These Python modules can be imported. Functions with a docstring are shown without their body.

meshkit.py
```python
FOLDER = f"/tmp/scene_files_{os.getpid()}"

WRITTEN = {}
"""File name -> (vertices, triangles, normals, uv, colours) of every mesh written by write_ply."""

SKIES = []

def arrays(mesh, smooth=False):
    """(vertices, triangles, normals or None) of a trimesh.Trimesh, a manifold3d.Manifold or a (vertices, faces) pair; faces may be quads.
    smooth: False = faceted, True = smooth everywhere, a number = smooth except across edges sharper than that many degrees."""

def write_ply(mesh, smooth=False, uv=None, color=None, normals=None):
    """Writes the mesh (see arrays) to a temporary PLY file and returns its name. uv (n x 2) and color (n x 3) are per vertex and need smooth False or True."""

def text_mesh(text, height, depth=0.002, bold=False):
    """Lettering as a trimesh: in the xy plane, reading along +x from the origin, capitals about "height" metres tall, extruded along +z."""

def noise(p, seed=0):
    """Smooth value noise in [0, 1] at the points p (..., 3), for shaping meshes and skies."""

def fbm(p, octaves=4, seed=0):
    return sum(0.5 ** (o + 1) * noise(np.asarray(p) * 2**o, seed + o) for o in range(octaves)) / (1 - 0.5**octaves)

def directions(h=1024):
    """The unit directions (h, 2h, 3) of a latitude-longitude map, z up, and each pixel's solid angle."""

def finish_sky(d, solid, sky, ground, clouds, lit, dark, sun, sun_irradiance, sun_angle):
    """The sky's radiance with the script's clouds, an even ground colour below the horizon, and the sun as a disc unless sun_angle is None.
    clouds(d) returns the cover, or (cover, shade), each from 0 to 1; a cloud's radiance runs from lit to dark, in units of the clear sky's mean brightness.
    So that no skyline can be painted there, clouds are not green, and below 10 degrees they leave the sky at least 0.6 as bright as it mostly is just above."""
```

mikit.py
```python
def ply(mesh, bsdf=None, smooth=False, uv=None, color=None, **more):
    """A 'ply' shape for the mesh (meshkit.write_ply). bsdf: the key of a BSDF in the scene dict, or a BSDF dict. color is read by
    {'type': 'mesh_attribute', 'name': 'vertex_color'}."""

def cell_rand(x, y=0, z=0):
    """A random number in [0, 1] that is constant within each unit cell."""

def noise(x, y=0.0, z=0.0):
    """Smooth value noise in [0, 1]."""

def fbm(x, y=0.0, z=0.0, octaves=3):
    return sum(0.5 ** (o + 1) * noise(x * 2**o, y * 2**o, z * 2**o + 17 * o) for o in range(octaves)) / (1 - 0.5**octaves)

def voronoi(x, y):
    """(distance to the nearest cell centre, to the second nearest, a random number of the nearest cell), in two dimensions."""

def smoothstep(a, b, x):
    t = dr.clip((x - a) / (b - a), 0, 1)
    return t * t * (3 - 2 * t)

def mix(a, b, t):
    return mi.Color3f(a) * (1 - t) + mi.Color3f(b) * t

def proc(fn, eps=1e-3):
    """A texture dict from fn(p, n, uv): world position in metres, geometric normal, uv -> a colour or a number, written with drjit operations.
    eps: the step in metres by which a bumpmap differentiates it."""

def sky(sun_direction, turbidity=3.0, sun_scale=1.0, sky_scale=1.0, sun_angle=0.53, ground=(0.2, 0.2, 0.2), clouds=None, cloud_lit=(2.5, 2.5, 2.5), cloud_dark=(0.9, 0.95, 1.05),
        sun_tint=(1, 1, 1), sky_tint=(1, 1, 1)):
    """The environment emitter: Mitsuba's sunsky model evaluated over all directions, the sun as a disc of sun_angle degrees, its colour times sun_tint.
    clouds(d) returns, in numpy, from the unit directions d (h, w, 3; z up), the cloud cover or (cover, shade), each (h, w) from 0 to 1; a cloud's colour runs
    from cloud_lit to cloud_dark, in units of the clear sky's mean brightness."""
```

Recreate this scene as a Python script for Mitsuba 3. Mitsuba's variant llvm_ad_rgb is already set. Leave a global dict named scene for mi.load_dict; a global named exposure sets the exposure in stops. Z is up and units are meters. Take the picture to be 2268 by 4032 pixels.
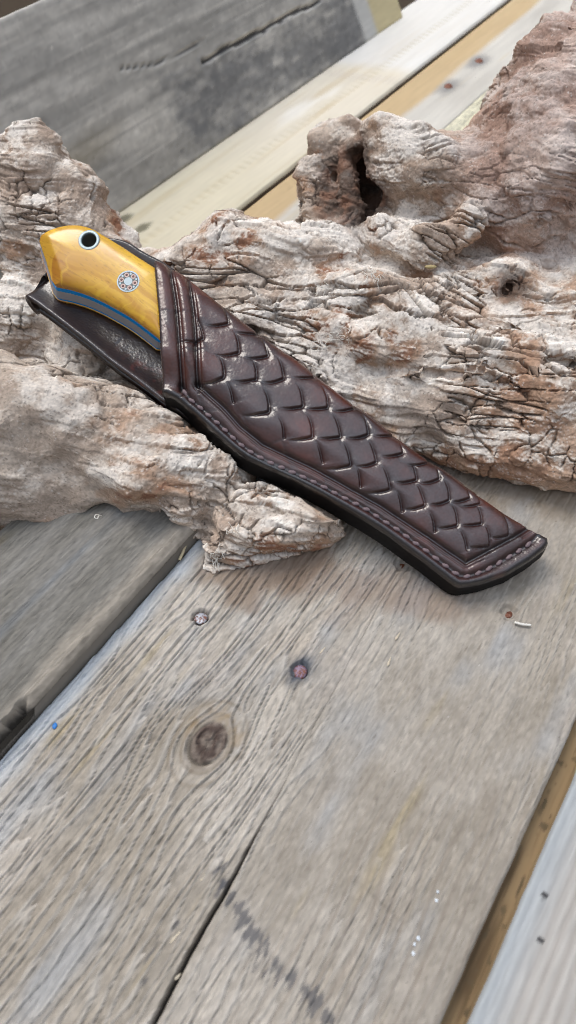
import math
import numpy as np
import trimesh
import mitsuba as mi
import drjit as dr
import mikit
import meshkit
import shapely
from shapely.geometry import Polygon, LineString, Point
from scipy.spatial import cKDTree, Delaunay
from scipy.ndimage import distance_transform_edt, map_coordinates, gaussian_filter
from scipy.sparse import coo_matrix

T = mi.ScalarTransform4f
scene, labels = {}, {}

# ------------------------------------------------------------------ camera, light, exposure
S = 0.30                      # the lens is 30 cm above the planks
PITCH = math.radians(52.6)    # looking down
FOCAL = 2950.0                # in pixels of the 2268 x 4032 photograph
CAM = np.array([0.0, 0.0, S])
RIGHT = np.array([1.0, 0, 0])
UP = np.array([0, math.sin(PITCH), math.cos(PITCH)])
FWD = np.array([0, math.cos(PITCH), -math.sin(PITCH)])
scene['camera'] = {
    'type': 'thinlens', 'fov': 2 * math.degrees(math.atan(1134 / FOCAL)), 'fov_axis': 'x',
    'aperture_radius': 0.0014, 'focus_distance': 1.24 * S, 'near_clip': 0.01, 'far_clip': 50.0,
    'to_world': T().look_at(origin=CAM.tolist(), target=(CAM + FWD).tolist(), up=[0, 0, 1])}
# an even overcast: brightest overhead, a third of that at the horizon
scene['sky'] = mikit.sky([-0.40, 0.42, 1.0], turbidity=3, sun_scale=0.42, sun_angle=30, sun_tint=(0.86, 0.96, 1.14), clouds=lambda d: (np.ones(d.shape[:2]), 1 - np.clip(d[..., 2], 0, 1) ** 2.5),
                         cloud_lit=(3.2, 3.55, 4.15), cloud_dark=(0.72, 0.73, 0.77), ground=(0.22, 0.2, 0.18))
exposure = 1.97


# ------------------------------------------------------------------ helpers
def ray(px, py):
    return RIGHT * (px - 1134) / FOCAL - UP * (py - 2016) / FOCAL + FWD


def at(px, py, z):
    """the place at height z (metres) seen at a pixel of the photograph"""
    d = ray(px, py)
    return CAM + d * (z - CAM[2]) / d[2]


K = 2268 / 1449.0


def a1(px, py, zH):
    return at(px * K, py * K, zH * S)


def fbm(p, f, o=4, seed=0):
    return meshkit.fbm(np.asarray(p, float) * f, o, seed) - 0.5


def n2(a, b, seed=0, o=1):
    """signed noise of two coordinates (already scaled)"""
    p = np.stack([a, b, np.full_like(a, 0.37)], -1)
    return (meshkit.fbm(p, o, seed) - 0.5) * 2


def sst(a, b, x):
    t = np.clip((x - a) / (b - a), 0, 1)
    return t * t * (3 - 2 * t)


def lerp(a, b, t):
    t = np.asarray(t)[..., None]
    return np.asarray(a) * (1 - t) + np.asarray(b) * t


def subdivide(v, f):
    e = np.sort(np.concatenate([f[:, [0, 1]], f[:, [1, 2]], f[:, [2, 0]]]), 1)
    key = e[:, 0].astype(np.int64) * len(v) + e[:, 1]
    u, inv = np.unique(key, return_inverse=True)
    mid = (v[u // len(v)] + v[u % len(v)]) / 2
    m = inv.reshape(3, -1).T + len(v)
    f2 = np.concatenate([np.stack([f[:, 0], m[:, 0], m[:, 2]], 1), np.stack([f[:, 1], m[:, 1], m[:, 0]], 1),
                         np.stack([f[:, 2], m[:, 2], m[:, 1]], 1), m])
    return np.vstack([v, mid]), f2


def laplace(v, f, n, lam=0.5, mu=-0.52):
    e = np.concatenate([f[:, [0, 1]], f[:, [1, 2]], f[:, [2, 0]]])
    e = np.concatenate([e, e[:, ::-1]])
    A = coo_matrix((np.ones(len(e)), (e[:, 0], e[:, 1])), shape=(len(v),) * 2).tocsr()
    A.data[:] = 1
    deg = np.asarray(A.sum(1)).ravel()[:, None]
    for k in range(n):
        for l in ((lam, mu) if mu else (lam,)):
            v = v + l * (A @ v / np.maximum(deg, 1) - v)
    return v


def vnormals(v, f):
    fn = np.cross(v[f[:, 1]] - v[f[:, 0]], v[f[:, 2]] - v[f[:, 0]])
    n = np.zeros_like(v)
    for k in range(3):
        np.add.at(n, f[:, k], fn)
    return n / np.maximum(np.linalg.norm(n, axis=1, keepdims=True), 1e-30)


def grid_faces(nr, nc, closed_c=False):
    i, j = np.meshgrid(np.arange(nr - 1), np.arange(nc if closed_c else nc - 1), indexing='ij')
    j2 = (j + 1) % nc
    q = np.stack([i * nc + j, i * nc + j2, (i + 1) * nc + j2, (i + 1) * nc + j], -1).reshape(-1, 4)
    return np.vstack([q[:, [0, 1, 2]], q[:, [0, 2, 3]]])


def tube(pts, radii, sides=8, squash=1.0, caps=True):
    p = np.asarray(pts, float)
    r = np.broadcast_to(radii, (len(p),)).astype(float).copy()
    t = np.gradient(p, axis=0)
    t /= np.linalg.norm(t, axis=1, keepdims=True) + 1e-12
    a = np.cross(t, [0.2, 0.1, 1.0])
    a /= np.linalg.norm(a, axis=1, keepdims=True) + 1e-12
    b = np.cross(a, t)
    g = np.arange(sides) * 2 * np.pi / sides
    v = p[:, None] + r[:, None, None] * (np.cos(g)[None, :, None] * a[:, None] + squash * np.sin(g)[None, :, None] * b[:, None])
    f = grid_faces(len(p), sides, True)
    v = v.reshape(-1, 3)
    if caps:
        k = len(v)
        v = np.vstack([v, p[:1], p[-1:]])
        i = np.arange(sides)
        f = np.vstack([f, np.stack([np.full(sides, k), (i + 1) % sides, i], 1),
                       np.stack([np.full(sides, k + 1), (len(p) - 1) * sides + i, (len(p) - 1) * sides + (i + 1) % sides], 1)])
    return v, f[:, ::-1]


def smooth_path(pts, n, closed=False):
    """Catmull-Rom through the points, n samples at even spacing"""
    p = np.asarray(pts, float)
    q = np.vstack([2 * p[0] - p[1], p, 2 * p[-1] - p[-2]])
    out = []
    for i in range(1, len(q) - 2):
        t = np.linspace(0, 1, 24, endpoint=False)[:, None]
        a, b, c, d = q[i - 1], q[i], q[i + 1], q[i + 2]
        out.append(0.5 * (2 * b + (c - a) * t + (2 * a - 5 * b + 4 * c - d) * t * t + (3 * b - a - 3 * c + d) * t ** 3))
    out = np.vstack(out + [p[-1:]])
    L = np.concatenate([[0], np.cumsum(np.linalg.norm(np.diff(out, axis=0), axis=1))])
    s = np.linspace(0, L[-1], n)
    return np.stack([np.interp(s, L, out[:, k]) for k in range(out.shape[1])], 1)


def put(key, mesh, bsdf, smooth=True, color=None):
    scene[key] = mikit.ply(mesh, bsdf, smooth=smooth, color=color)


def label(key, text=None, cat=None, kind=None, group=None):
    d = {}
    if text: d['label'] = text
    if cat: d['category'] = cat
    if kind: d['kind'] = kind
    if group: d['group'] = group
    labels[key] = d


def seg_dist(P, line):
    """distance of points P (n,2) to a polyline, and the arc length of the foot"""
    line = np.asarray(line, float)
    best, arc, L = np.full(len(P), 9.0), np.zeros(len(P)), 0.0
    for a, b in zip(line[:-1], line[1:]):
        d = b - a
        l2 = d @ d
        t = np.clip(((P - a) @ d) / l2, 0, 1)
        q = np.linalg.norm(P - a - t[:, None] * d, axis=1)
        m = q < best
        best[m], arc[m] = q[m], L + t[m] * math.sqrt(l2)
        L += math.sqrt(l2)
    return best, arc


# ------------------------------------------------------------------ materials
VC = {'type': 'mesh_attribute', 'name': 'vertex_color'}


def mat(name, col, rough, spec=0.5, bump=None, scale=1.0, eps=2e-4, **more):
    b = {'type': 'principled', 'base_color': col if isinstance(col, dict) else {'type': 'rgb', 'value': list(col)},
         'roughness': rough, 'specular': spec, **more}
    if bump is not None:
        b = {'type': 'bumpmap', 'texture': mikit.proc(bump, eps), 'scale': scale, 'bsdf': b}
    scene[name] = {'type': 'twosided', 'bsdf': b}


def grit(p, n, uv):
    return mikit.noise(p.x * 1900, p.y * 1900, p.z * 1900) + 0.6 * mikit.noise(p.x * 3700, p.y * 3700, p.z * 3700)


def pebble(p, n, uv):
    return mikit.noise(p.x * 1100, p.y * 1100, p.z * 1100) + 0.5 * mikit.noise(p.x * 2300, p.y * 2300, p.z * 2300)


mat('m_wood', VC, 0.85, 0.25, grit, 0.00012)
mat('m_wood_far', VC, 0.8, 0.3)
mat('m_drift', VC, 0.95, 0.1, grit, 0.00022)
mat('m_leather', VC, 0.25, 0.75, pebble, 0.00006, clearcoat=0.75, clearcoat_gloss=0.9)
mat('m_leather_edge', (0.005, 0.0045, 0.005), 0.55, 0.15, pebble, 0.00006)
mat("m_stitch", (0.17, 0.125, 0.135), 0.6, 0.4, grit, 0.0001)
mat('m_liner', (0.0, 0.22, 0.55), 0.35, 0.5)
mat('m_steel', (0.36, 0.35, 0.35), 0.45, 0.5, metallic=0.3)
mat('m_tube', (0.36, 0.44, 0.46), 0.35, 0.5, metallic=0.4)
mat('m_tube_inside', (0.30, 0.30, 0.27), 0.3, 0.6, metallic=0.8)
mat('m_pin_dark', (0.10, 0.11, 0.11), 0.4, 0.5)
mat('m_pin_pale', (0.50, 0.60, 0.63), 0.35, 0.5)
mat('m_pin_copper', (0.62, 0.44, 0.38), 0.35, 0.5)
mat('m_pin_red', (0.10, 0.025, 0.02), 0.4, 0.5)
mat('m_nail', VC, 0.5, 0.5, metallic=0.3)
mat('m_straw', (0.5, 0.42, 0.27), 0.7, 0.3)
mat('m_fibre', (0.75, 0.72, 0.66), 0.8, 0.2)
mat('m_husk', (0.45, 0.36, 0.18), 0.6, 0.3)
mat('m_blue', (0.02, 0.17, 0.5), 0.5, 0.4)
mat('m_splinter', (0.55, 0.48, 0.37), 0.8, 0.2)
mat('m_white', (0.62, 0.66, 0.7), 0.6, 0.4)
mat('m_soil', (0.06, 0.045, 0.032), 0.95, 0.1)
mat('m_brown', (0.10, 0.045, 0.03), 0.8, 0.2)
def batten_c(p, n, uv):
    a, o = p.x * DD[0] + p.y * DD[1], p.x * DN[0] + p.y * DN[1]
    w = mikit.fbm(a * 30, o * 400, 2.0, 3)
    c = mikit.mix((0.13, 0.085, 0.045), (0.30, 0.21, 0.115), mikit.smoothstep(0.25, 0.75, w))
    return mikit.mix(c, mi.Color3f(0.13, 0.095, 0.055), mikit.smoothstep(0.6, 0.9, mikit.fbm(a * 220, o * 500, 4.0, 2)))


mat('m_batten', mikit.proc(batten_c), 0.75, 0.2)


def figure(p, n, uv):
    s = p.x * HE1[0] + p.y * HE1[1] + p.z * HE1[2]
    t = p.x * HE2[0] + p.y * HE2[1] + p.z * HE2[2]
    w = mikit.fbm(s * 60, t * 60, 3.0, 3)
    streak = mikit.fbm(s * 26 + 5, t * 420 + 4 * w, 2.0, 3)
    patch = mikit.fbm(s * 30 + 1, t * 60 + 3, 7.0, 2)
    ripple = mikit.noise(s * 520 + 12 * w, t * 40 + 7, 1.0)
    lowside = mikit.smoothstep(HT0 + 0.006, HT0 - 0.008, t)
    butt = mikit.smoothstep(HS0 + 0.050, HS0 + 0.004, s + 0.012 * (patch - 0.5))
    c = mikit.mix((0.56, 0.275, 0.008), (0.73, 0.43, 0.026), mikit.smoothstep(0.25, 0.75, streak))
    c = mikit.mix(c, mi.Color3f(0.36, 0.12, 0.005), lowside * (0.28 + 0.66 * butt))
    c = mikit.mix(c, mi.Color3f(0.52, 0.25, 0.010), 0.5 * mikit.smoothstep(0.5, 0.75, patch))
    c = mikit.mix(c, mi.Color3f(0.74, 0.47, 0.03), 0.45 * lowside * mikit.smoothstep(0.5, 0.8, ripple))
    c = mikit.mix(c, mi.Color3f(0.25, 0.09, 0.006), 0.3 * mikit.smoothstep(0.74, 0.92, mikit.noise(s * 300, t * 2400, 5.0)))
    return c


# ------------------------------------------------------------------ the plank deck
DA = math.radians(56.5)
DD = np.array([math.cos(DA), math.sin(DA)])     # along the planks
DN = np.array([DD[1], -DD[0]])                  # across, to the right


def ao(px, py, z=0.0):
    """(along, across) in metres of a pixel on the deck"""
    q = at(px, py, z)[:2]
    return np.array([q @ DD, q @ DN])


def aol(pts, z=0.0):
    return np.array([ao(*p, z) for p in pts])


def plank(key, o0, o1, a0, a1, da, do, hfun, cfun, bsdf, z=0.0, thick=0.022, r=0.002, wav=0.0006, seed=0, side=(0.16, 0.12, 0.085), frame=None):
    na, no = int((a1 - a0) / da) + 1, int((o1 - o0) / do) + 1
    A, O = np.meshgrid(np.linspace(a0, a1, na), np.linspace(o0, o1, no), indexing='ij')
    d = np.minimum(O - o0, o1 - O)
    Z = hfun(A, O)
    q = np.clip(d / r, 0, 1)
    Z = Z - r * (1 - np.sqrt(1 - (1 - q) ** 2))
    w0, w1 = (wav * n2(A[:, :1] * 60, A[:, :1] * 0 + s, seed, 3) for s in (1.5, 9.5))
    t = (O - o0) / (o1 - o0)
    O2 = O + w0 * np.exp(-(O - o0) / 0.004) + w1 * np.exp(-(o1 - O) / 0.004)
    C = cfun(A, O, Z)
    nz = 3
    zs = [-thick, -thick * 0.55, -r - 0.0012]
    cols_o = [O2[:, :1]] * nz + [O2] + [O2[:, -1:]] * nz
    jit = lambda s: 0.0003 * n2(A[:, :1] * 300, A[:, :1] * 0 + s, seed + 3, 2)
    cols_z = [np.full((na, 1), x) + jit(i) for i, x in enumerate(zs)] + [Z] + [np.full((na, 1), x) + jit(i + 5) for i, x in enumerate(zs[::-1])]
    sc = np.array(side) * (1 + 0.35 * n2(A[:, :1] * 40, A[:, :1] * 0 + 3, seed + 9, 4))[..., None]
    cols_c = [sc] * nz + [C] + [sc] * nz
    OO, ZZ, CC = np.concatenate(cols_o, 1), np.concatenate(cols_z, 1), np.concatenate(cols_c, 1)
    AA = np.repeat(A[:, :1], OO.shape[1], 1)
    if frame is None:
        V = np.stack([AA * DD[0] + OO * DN[0], AA * DD[1] + OO * DN[1], ZZ + z], -1).reshape(-1, 3)
    else:
        org, ea, eo, en = frame
        V = (org + AA[..., None] * ea + OO[..., None] * eo + ZZ[..., None] * en).reshape(-1, 3)
    F = grid_faces(*OO.shape)
    # end caps
    n = OO.shape[1]
    m = trimesh.Trimesh(V, F, process=False)
    v, f = np.array(m.vertices), np.array(m.faces)
    if vnormals(v, f)[(na // 2) * n + n // 2] @ (np.array([0, 0, 1.0]) if frame is None else frame[3]) < 0:
        f = f[:, ::-1]
    put(key, (v, f), bsdf, True, np.clip(CC.reshape(-1, 3), 0.003, 0.95))


def plates(A, O, la, lo, seed, skew=0.0):
    """overlapping weathered flakes: cells stretched along the grain, each a little tilted plate; returns height (0..1), edge distance, cell random"""
    rng = np.random.default_rng(seed)
    a, o = A / la + skew * O / lo, O / lo
    lo_, hi_ = (a.min() - 2, o.min() - 2), (a.max() + 2, o.max() + 2)
    n = int((hi_[0] - lo_[0]) * (hi_[1] - lo_[1]))
    pts = np.stack([rng.uniform(lo_[0], hi_[0], n), rng.uniform(lo_[1], hi_[1], n)], 1)
    q = np.stack([a.ravel(), o.ravel()], 1)
    d, i = cKDTree(pts).query(q, k=2)
    tilt = rng.uniform(-0.3, 1, n)
    base = rng.uniform(0, 1, n)
    h = base[i[:, 0]] * 0.5 + tilt[i[:, 0]] * (q - pts[i[:, 0]])[:, 1] * 0.5 - 0.35 * (q - pts[i[:, 0]])[:, 0]
    return h.reshape(A.shape), (d[:, 1] - d[:, 0]).reshape(A.shape), base[i[:, 0]].reshape(A.shape)


U = S  # offsets below are in units of the camera height
KNOT = ao(822, 2925)
KR = 0.0068
CRACK = aol([(590, 4080), (603, 4032), (736, 3775), (845, 3587), (931, 3438), (1017, 3274), (1096, 3133), (1134, 3058), (1212, 2904), (1290, 2763), (1353, 2646), (1423, 2513), (1486, 2396), (1564, 2263)])
CRACK2 = aol([(720, 2180 + 930), (560, 3400), (330, 3560), (280, 3620), (180, 3780), (140, 3880), (60, 4010)])
NAILS = [ao(790, 2432), ao(1180, 2640), ao(2003, 2408), ao(1585, 2225)]
STAINS = [(ao(x, y), s) for x, y, s in ((920, 3560, 0.8), (950, 3600, 0.7), (985, 3650, 1), (1015, 3705, 0.9), (1040, 3745, 0.7), (1080, 3790, 0.8), (1100, 3830, 0.9), (1175, 3870, .9), (1200, 3905, .8), (1235, 3930, 1), (1260, 3985, 1),
                                         (1290, 4000, .8), (700, 3640, .7), (732, 3620, .6), (620, 3690, .6), (590, 3760, .5), (570, 3860, .45), (880, 3480, .5))]


def warp_knot(A, O):
    da, do = A - KNOT[0], O - KNOT[1]
    r = np.sqrt((da * 0.75) ** 2 + do ** 2) + 1e-9
    push = KR * 1.25 * np.exp(-(r / (3.4 * KR)) ** 2)
    return O - np.sign(do) * push * np.abs(do) / r * 0.0 - do / r * push, r


def main_fields(A, O):
    Ow, r = warp_knot(A, O)
    Ow = Ow + 0.0010 * n2(A * 14, Ow * 40, 2, 2)
    left = sst(0.0, -0.09, O)
    amt = np.clip(0.30 + 1.3 * n2(A * 16, O * 30, 5, 3) + 0.75 * left, 0.16, 1.15)
    # weathered terraces: level steps of a field stretched along the grain, with ragged edges
    t = 1.35 * n2(A * 15, Ow * 140, 11, 3) + 0.12 * n2(A * 90, Ow * 520, 12, 2) + Ow * 120 + A * 8
    t = t * 1.9
    saw = t - np.floor(t)
    rnd = mikit_hash(np.floor(t))
    t2 = (0.8 * n2(A * 34, Ow * 270, 13, 2) + 0.12 * n2(A * 160, Ow * 800, 16, 2)) * 2.0 + Ow * 330 + A * 12
    saw2 = t2 - np.floor(t2)
    return Ow, r, amt, saw, rnd, saw2


def mikit_hash(k):
    return np.abs(np.sin(k * 12.9898) * 43758.5453) % 1.0


STAINL = aol([(880, 3480), (915, 3550), (985, 3650), (1040, 3745), (1100, 3830), (1180, 3870), (1235, 3930), (1290, 4000), (1330, 4080)])


def main_h(A, O):
    Ow, r, amt, saw, rnd, saw2 = main_fields(A, O)
    fib = n2(A * 260, Ow * 1500, 6, 2)
    Z = 0.0012 * amt * (saw * sst(1.0, 0.90, saw)) + 0.0006 * np.clip(amt, 0.2, 1) * (saw2 * sst(1.0, 0.9, saw2))
    Z += 0.00016 * fib + 0.0005 * n2(A * 22, Ow * 60, 1, 3) + 0.00018 * n2(A * 500, O * 900, 8, 2)
    # saw marks across the grain
    sm = n2(A * 420 + O * 60, O * 14, 14, 1)
    Z -= 0.00025 * sst(0.45, 0.9, sm) * sst(0.0, 0.5, n2(A * 18 + 3, O * 18, 15, 2))
    dd, arc = crack_d(A, O)
    Z -= 0.006 * (1 - 0.93 * sst(0.03, 0.10, arc)) * np.clip(1 - dd / (0.0011 * (1 - 0.72 * sst(0.02, 0.10, arc))), 0, 1) ** 0.8
    # the knot
    rk = r / KR
    Z += np.where(rk < 1.0, -0.0004 + 0.0007 * n2(A * 700, O * 1000, 31, 2) + 0.0003 * np.sin(rk * 14 + 4 * n2(A * 130, O * 130, 61, 2)), 0)
    Z -= 0.0012 * np.exp(-((rk - 1.02) / 0.09) ** 2) * sst(-0.7, 0.5, n2(A * 150, O * 150, 64))
    Z -= 0.0003 * sst(0.2, 0.8, np.sin(rk * 9 + 2 * n2(A * 100, O * 100, 32))) * np.exp(-((rk - 1.9) / 0.8) ** 2)
    for p in NAILS:
        d = np.hypot(A - p[0], O - p[1])
        Z -= 0.0024 * sst(0.0040, 0.0025, d - 0.0006 + 0.0012 * n2(A * 700, O * 700, 41))
    return Z


def crack_d(A, O):
    P = np.stack([A.ravel(), O.ravel() + 0.0005 * n2(A * 130, O * 0 + 1, 21, 3).ravel()], 1)
    dd, arc = np.full(A.size, 1.0), np.zeros(A.size)
    m = (O.ravel() > CRACK[:, 1].min() - 0.01) & (O.ravel() < CRACK[:, 1].max() + 0.01)
    dd[m], arc[m] = seg_dist(P[m], CRACK)
    return dd.reshape(A.shape), arc.reshape(A.shape)


def main_c(A, O, Z):
    Ow, r, amt, saw, rnd, saw2 = main_fields(A, O)
    big = n2(A * 16, O * 30, 51, 4)
    c = lerp((0.30, 0.262, 0.215), (0.425, 0.385, 0.335), sst(-0.45, 0.45, big + 0.4 * n2(A * 60, Ow * 110, 134, 3)))
    c = lerp(c, (0.32, 0.345, 0.375), 0.5 * sst(0.05, 0.5, n2(A * 22, Ow * 60, 52, 3)))
    c = lerp(c, (0.41, 0.355, 0.30), 0.5 * sst(0.1, 0.5, n2(A * 30 + 5, Ow * 50, 72, 3)))
    c = lerp(c, (0.34, 0.27, 0.15), 0.6 * sst(0.30, 0.65, n2(A * 22, Ow * 120, 53, 3)))
    c = lerp(c, (0.22, 0.185, 0.15), 0.45 * sst(0.15, 0.6, n2(A * 34, Ow * 90, 54, 4)))
    c = c * (0.92 + 0.16 * rnd * amt)[..., None]
    c = c * (1 + 0.30 * n2(A * 420, O * 900, 55, 2) + 0.24 * n2(A * 280, Ow * 1400, 71, 2) + 0.10 * n2(A * 12, Ow * 320, 132, 2))[..., None]
    # short dark fibre gaps, in patches
    gaps = sst(0.30, 0.60, n2(A * 140, Ow * 900, 128, 2)) * sst(-0.3, 0.4, n2(A * 28, O * 60, 129, 3))
    c = lerp(c, (0.10, 0.085, 0.07), 0.65 * gaps)
    dots = n2(A * 900, O * 1100, 133)
    c = lerp(c, (0.11, 0.095, 0.08), 0.6 * sst(0.66, 0.85, dots))
    # shade painted as a dark line under each terrace, with its pale lip
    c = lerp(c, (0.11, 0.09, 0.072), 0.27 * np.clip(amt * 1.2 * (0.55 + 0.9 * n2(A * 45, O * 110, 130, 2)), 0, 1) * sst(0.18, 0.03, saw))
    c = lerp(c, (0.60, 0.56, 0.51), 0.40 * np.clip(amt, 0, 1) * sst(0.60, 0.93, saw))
    c = lerp(c, (0.12, 0.10, 0.08), 0.2 * np.clip((amt + 0.2) * (0.4 + 1.2 * n2(A * 60, O * 140, 131, 2)), 0, 1) * sst(0.16, 0.03, saw2))  # the finer steps get shade lines in their colour too
    # saw marks across the grain
    sm = n2(A * 420 + O * 60, O * 14, 14, 1)
    c = lerp(c, (0.13, 0.11, 0.09), 0.45 * sst(0.55, 0.9, sm) * sst(0.05, 0.5, n2(A * 18 + 3, O * 18, 15, 2)))
    wave = np.sin((O + 0.010 * n2(A * 11, O * 20, 126, 2)) * 1100)
    c = lerp(c, (0.24, 0.20, 0.165), 0.5 * sst(0.6, 1.0, wave) * sst(-0.06, 0.0, O) * sst(0.17, 0.06, A))
    c = lerp(c, (0.25, 0.20, 0.155), 0.4 * np.exp(-((r / KR - 1.25) / 0.25) ** 2))
    # silvery left edge
    c = lerp(c, (0.50, 0.545, 0.59), 0.75 * sst(0.013, 0.001, O - MAIN0 + 0.006 * n2(A * 60, O * 80, 56, 2)))
    # reddish brown stain and painted contact shade by the sheath tip and wedge
    P = np.stack([A.ravel(), O.ravel()], 1)
    for line, w, col, amt in ((aol([(1050, 2240), (1330, 2290), (1640, 2330), (1790, 2370)]), 0.017, (0.19, 0.13, 0.10), 0.5), (aol([(840, 2270), (1000, 2330), (1250, 2200)]), 0.012, (0.20, 0.14, 0.10), 0.7),
                              (aol([(1300, 2420), (1500, 2360), (1800, 2420)]), 0.010, (0.28, 0.21, 0.16), 0.3), (aol([(1850, 1960), (2000, 1900), (2200, 1960)]), 0.02, (0.24, 0.18, 0.12), 0.6)):
        d = seg_dist(P, line)[0].reshape(A.shape) + 0.012 * n2(A * 60, O * 110, 57, 3)
        c = lerp(c, col, amt * sst(w, w * 0.2, d))
    da, do = A - NAILS[0][0], O - NAILS[0][1]
    c = lerp(c, (0.06, 0.04, 0.03), 0.8 * sst(0.0045, 0.0033, np.hypot(da, do) + 0.0008 * n2(A * 500, O * 700, 136, 2)))
    # blue-black stains
    P2 = np.stack([A.ravel(), O.ravel()], 1)
    sd_ = seg_dist(P2, STAINL)[0].reshape(A.shape)
    rag = n2(A * 150, O * 620, 58, 4) + 0.35 * n2(A * 420, O * 1200, 69, 2)
    c = lerp(c, (0.06, 0.063, 0.078), 0.68 * sst(0.02, 0.3, rag - sd_ / 0.010 + 0.32))
    for p, s in STAINS[-6:]:
        da, do = (A - p[0]) / (0.0075 * s), (O - p[1]) / (0.0030 * s)
        c = lerp(c, (0.06, 0.065, 0.08), 0.55 * sst(0.0, 0.4, rag + 0.5 - np.hypot(da, do)))
    da, do = (A - NAILS[1][0]) / 0.0095, (O - NAILS[1][1]) / 0.0062
    c = lerp(c, (0.06, 0.075, 0.10), 0.9 * sst(1.25, 0.3, np.hypot(da, do) + 0.3 * n2(A * 300, O * 700, 59, 2)))
    rk = r / KR
    ring = 0.5 + 0.5 * np.sin(rk * 9 + 5 * n2(A * 130, O * 130, 61, 2))
    kc = lerp((0.085, 0.06, 0.05), (0.22, 0.18, 0.15), ring * sst(-0.6, 0.4, n2(A * 500, O * 500, 62, 2)))
    c = lerp(c, kc, sst(1.06, 0.95, rk))
    ang = np.arctan2(O - KNOT[1], A - KNOT[0])
    c = lerp(c, (0.16, 0.12, 0.08), 0.5 * sst(0.3, 0.9, np.sin(rk * 10 + 2 * n2(A * 100, O * 100, 32))) * np.exp(-((rk - 1.8) / 0.7) ** 2) * (rk > 1) * sst(-0.9, 0.3, n2(A * 90, O * 90, 123, 2)))
    c = lerp(c, (0.27, 0.18, 0.08), 0.6 * np.exp(-((rk - 1.5) / 0.5) ** 2) * sst(-0.3, 0.5, n2(A * 160, O * 400, 67, 2)) * sst(-0.5, 0.6, np.cos(ang) + 0.5 * n2(A * 120, O * 200, 63, 2)) * (rk > 1))
    c = lerp(c, (0.05, 0.04, 0.03), 0.8 * np.exp(-((rk - 1.03) / 0.08) ** 2) * sst(-0.4, 0.4, n2(A * 150, O * 150, 64)))
    dd, arc = crack_d(A, O)
    w = 0.0011 * (1 - 0.60 * sst(0.02, 0.10, arc))
    c = lerp(c, (0.03, 0.026, 0.022), (0.85 - 0.45 * sst(0.03, 0.12, arc)) * sst(1.0, 0.3, dd / w))
    sp = n2(A * 1300, O * 1300, 65)
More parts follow.
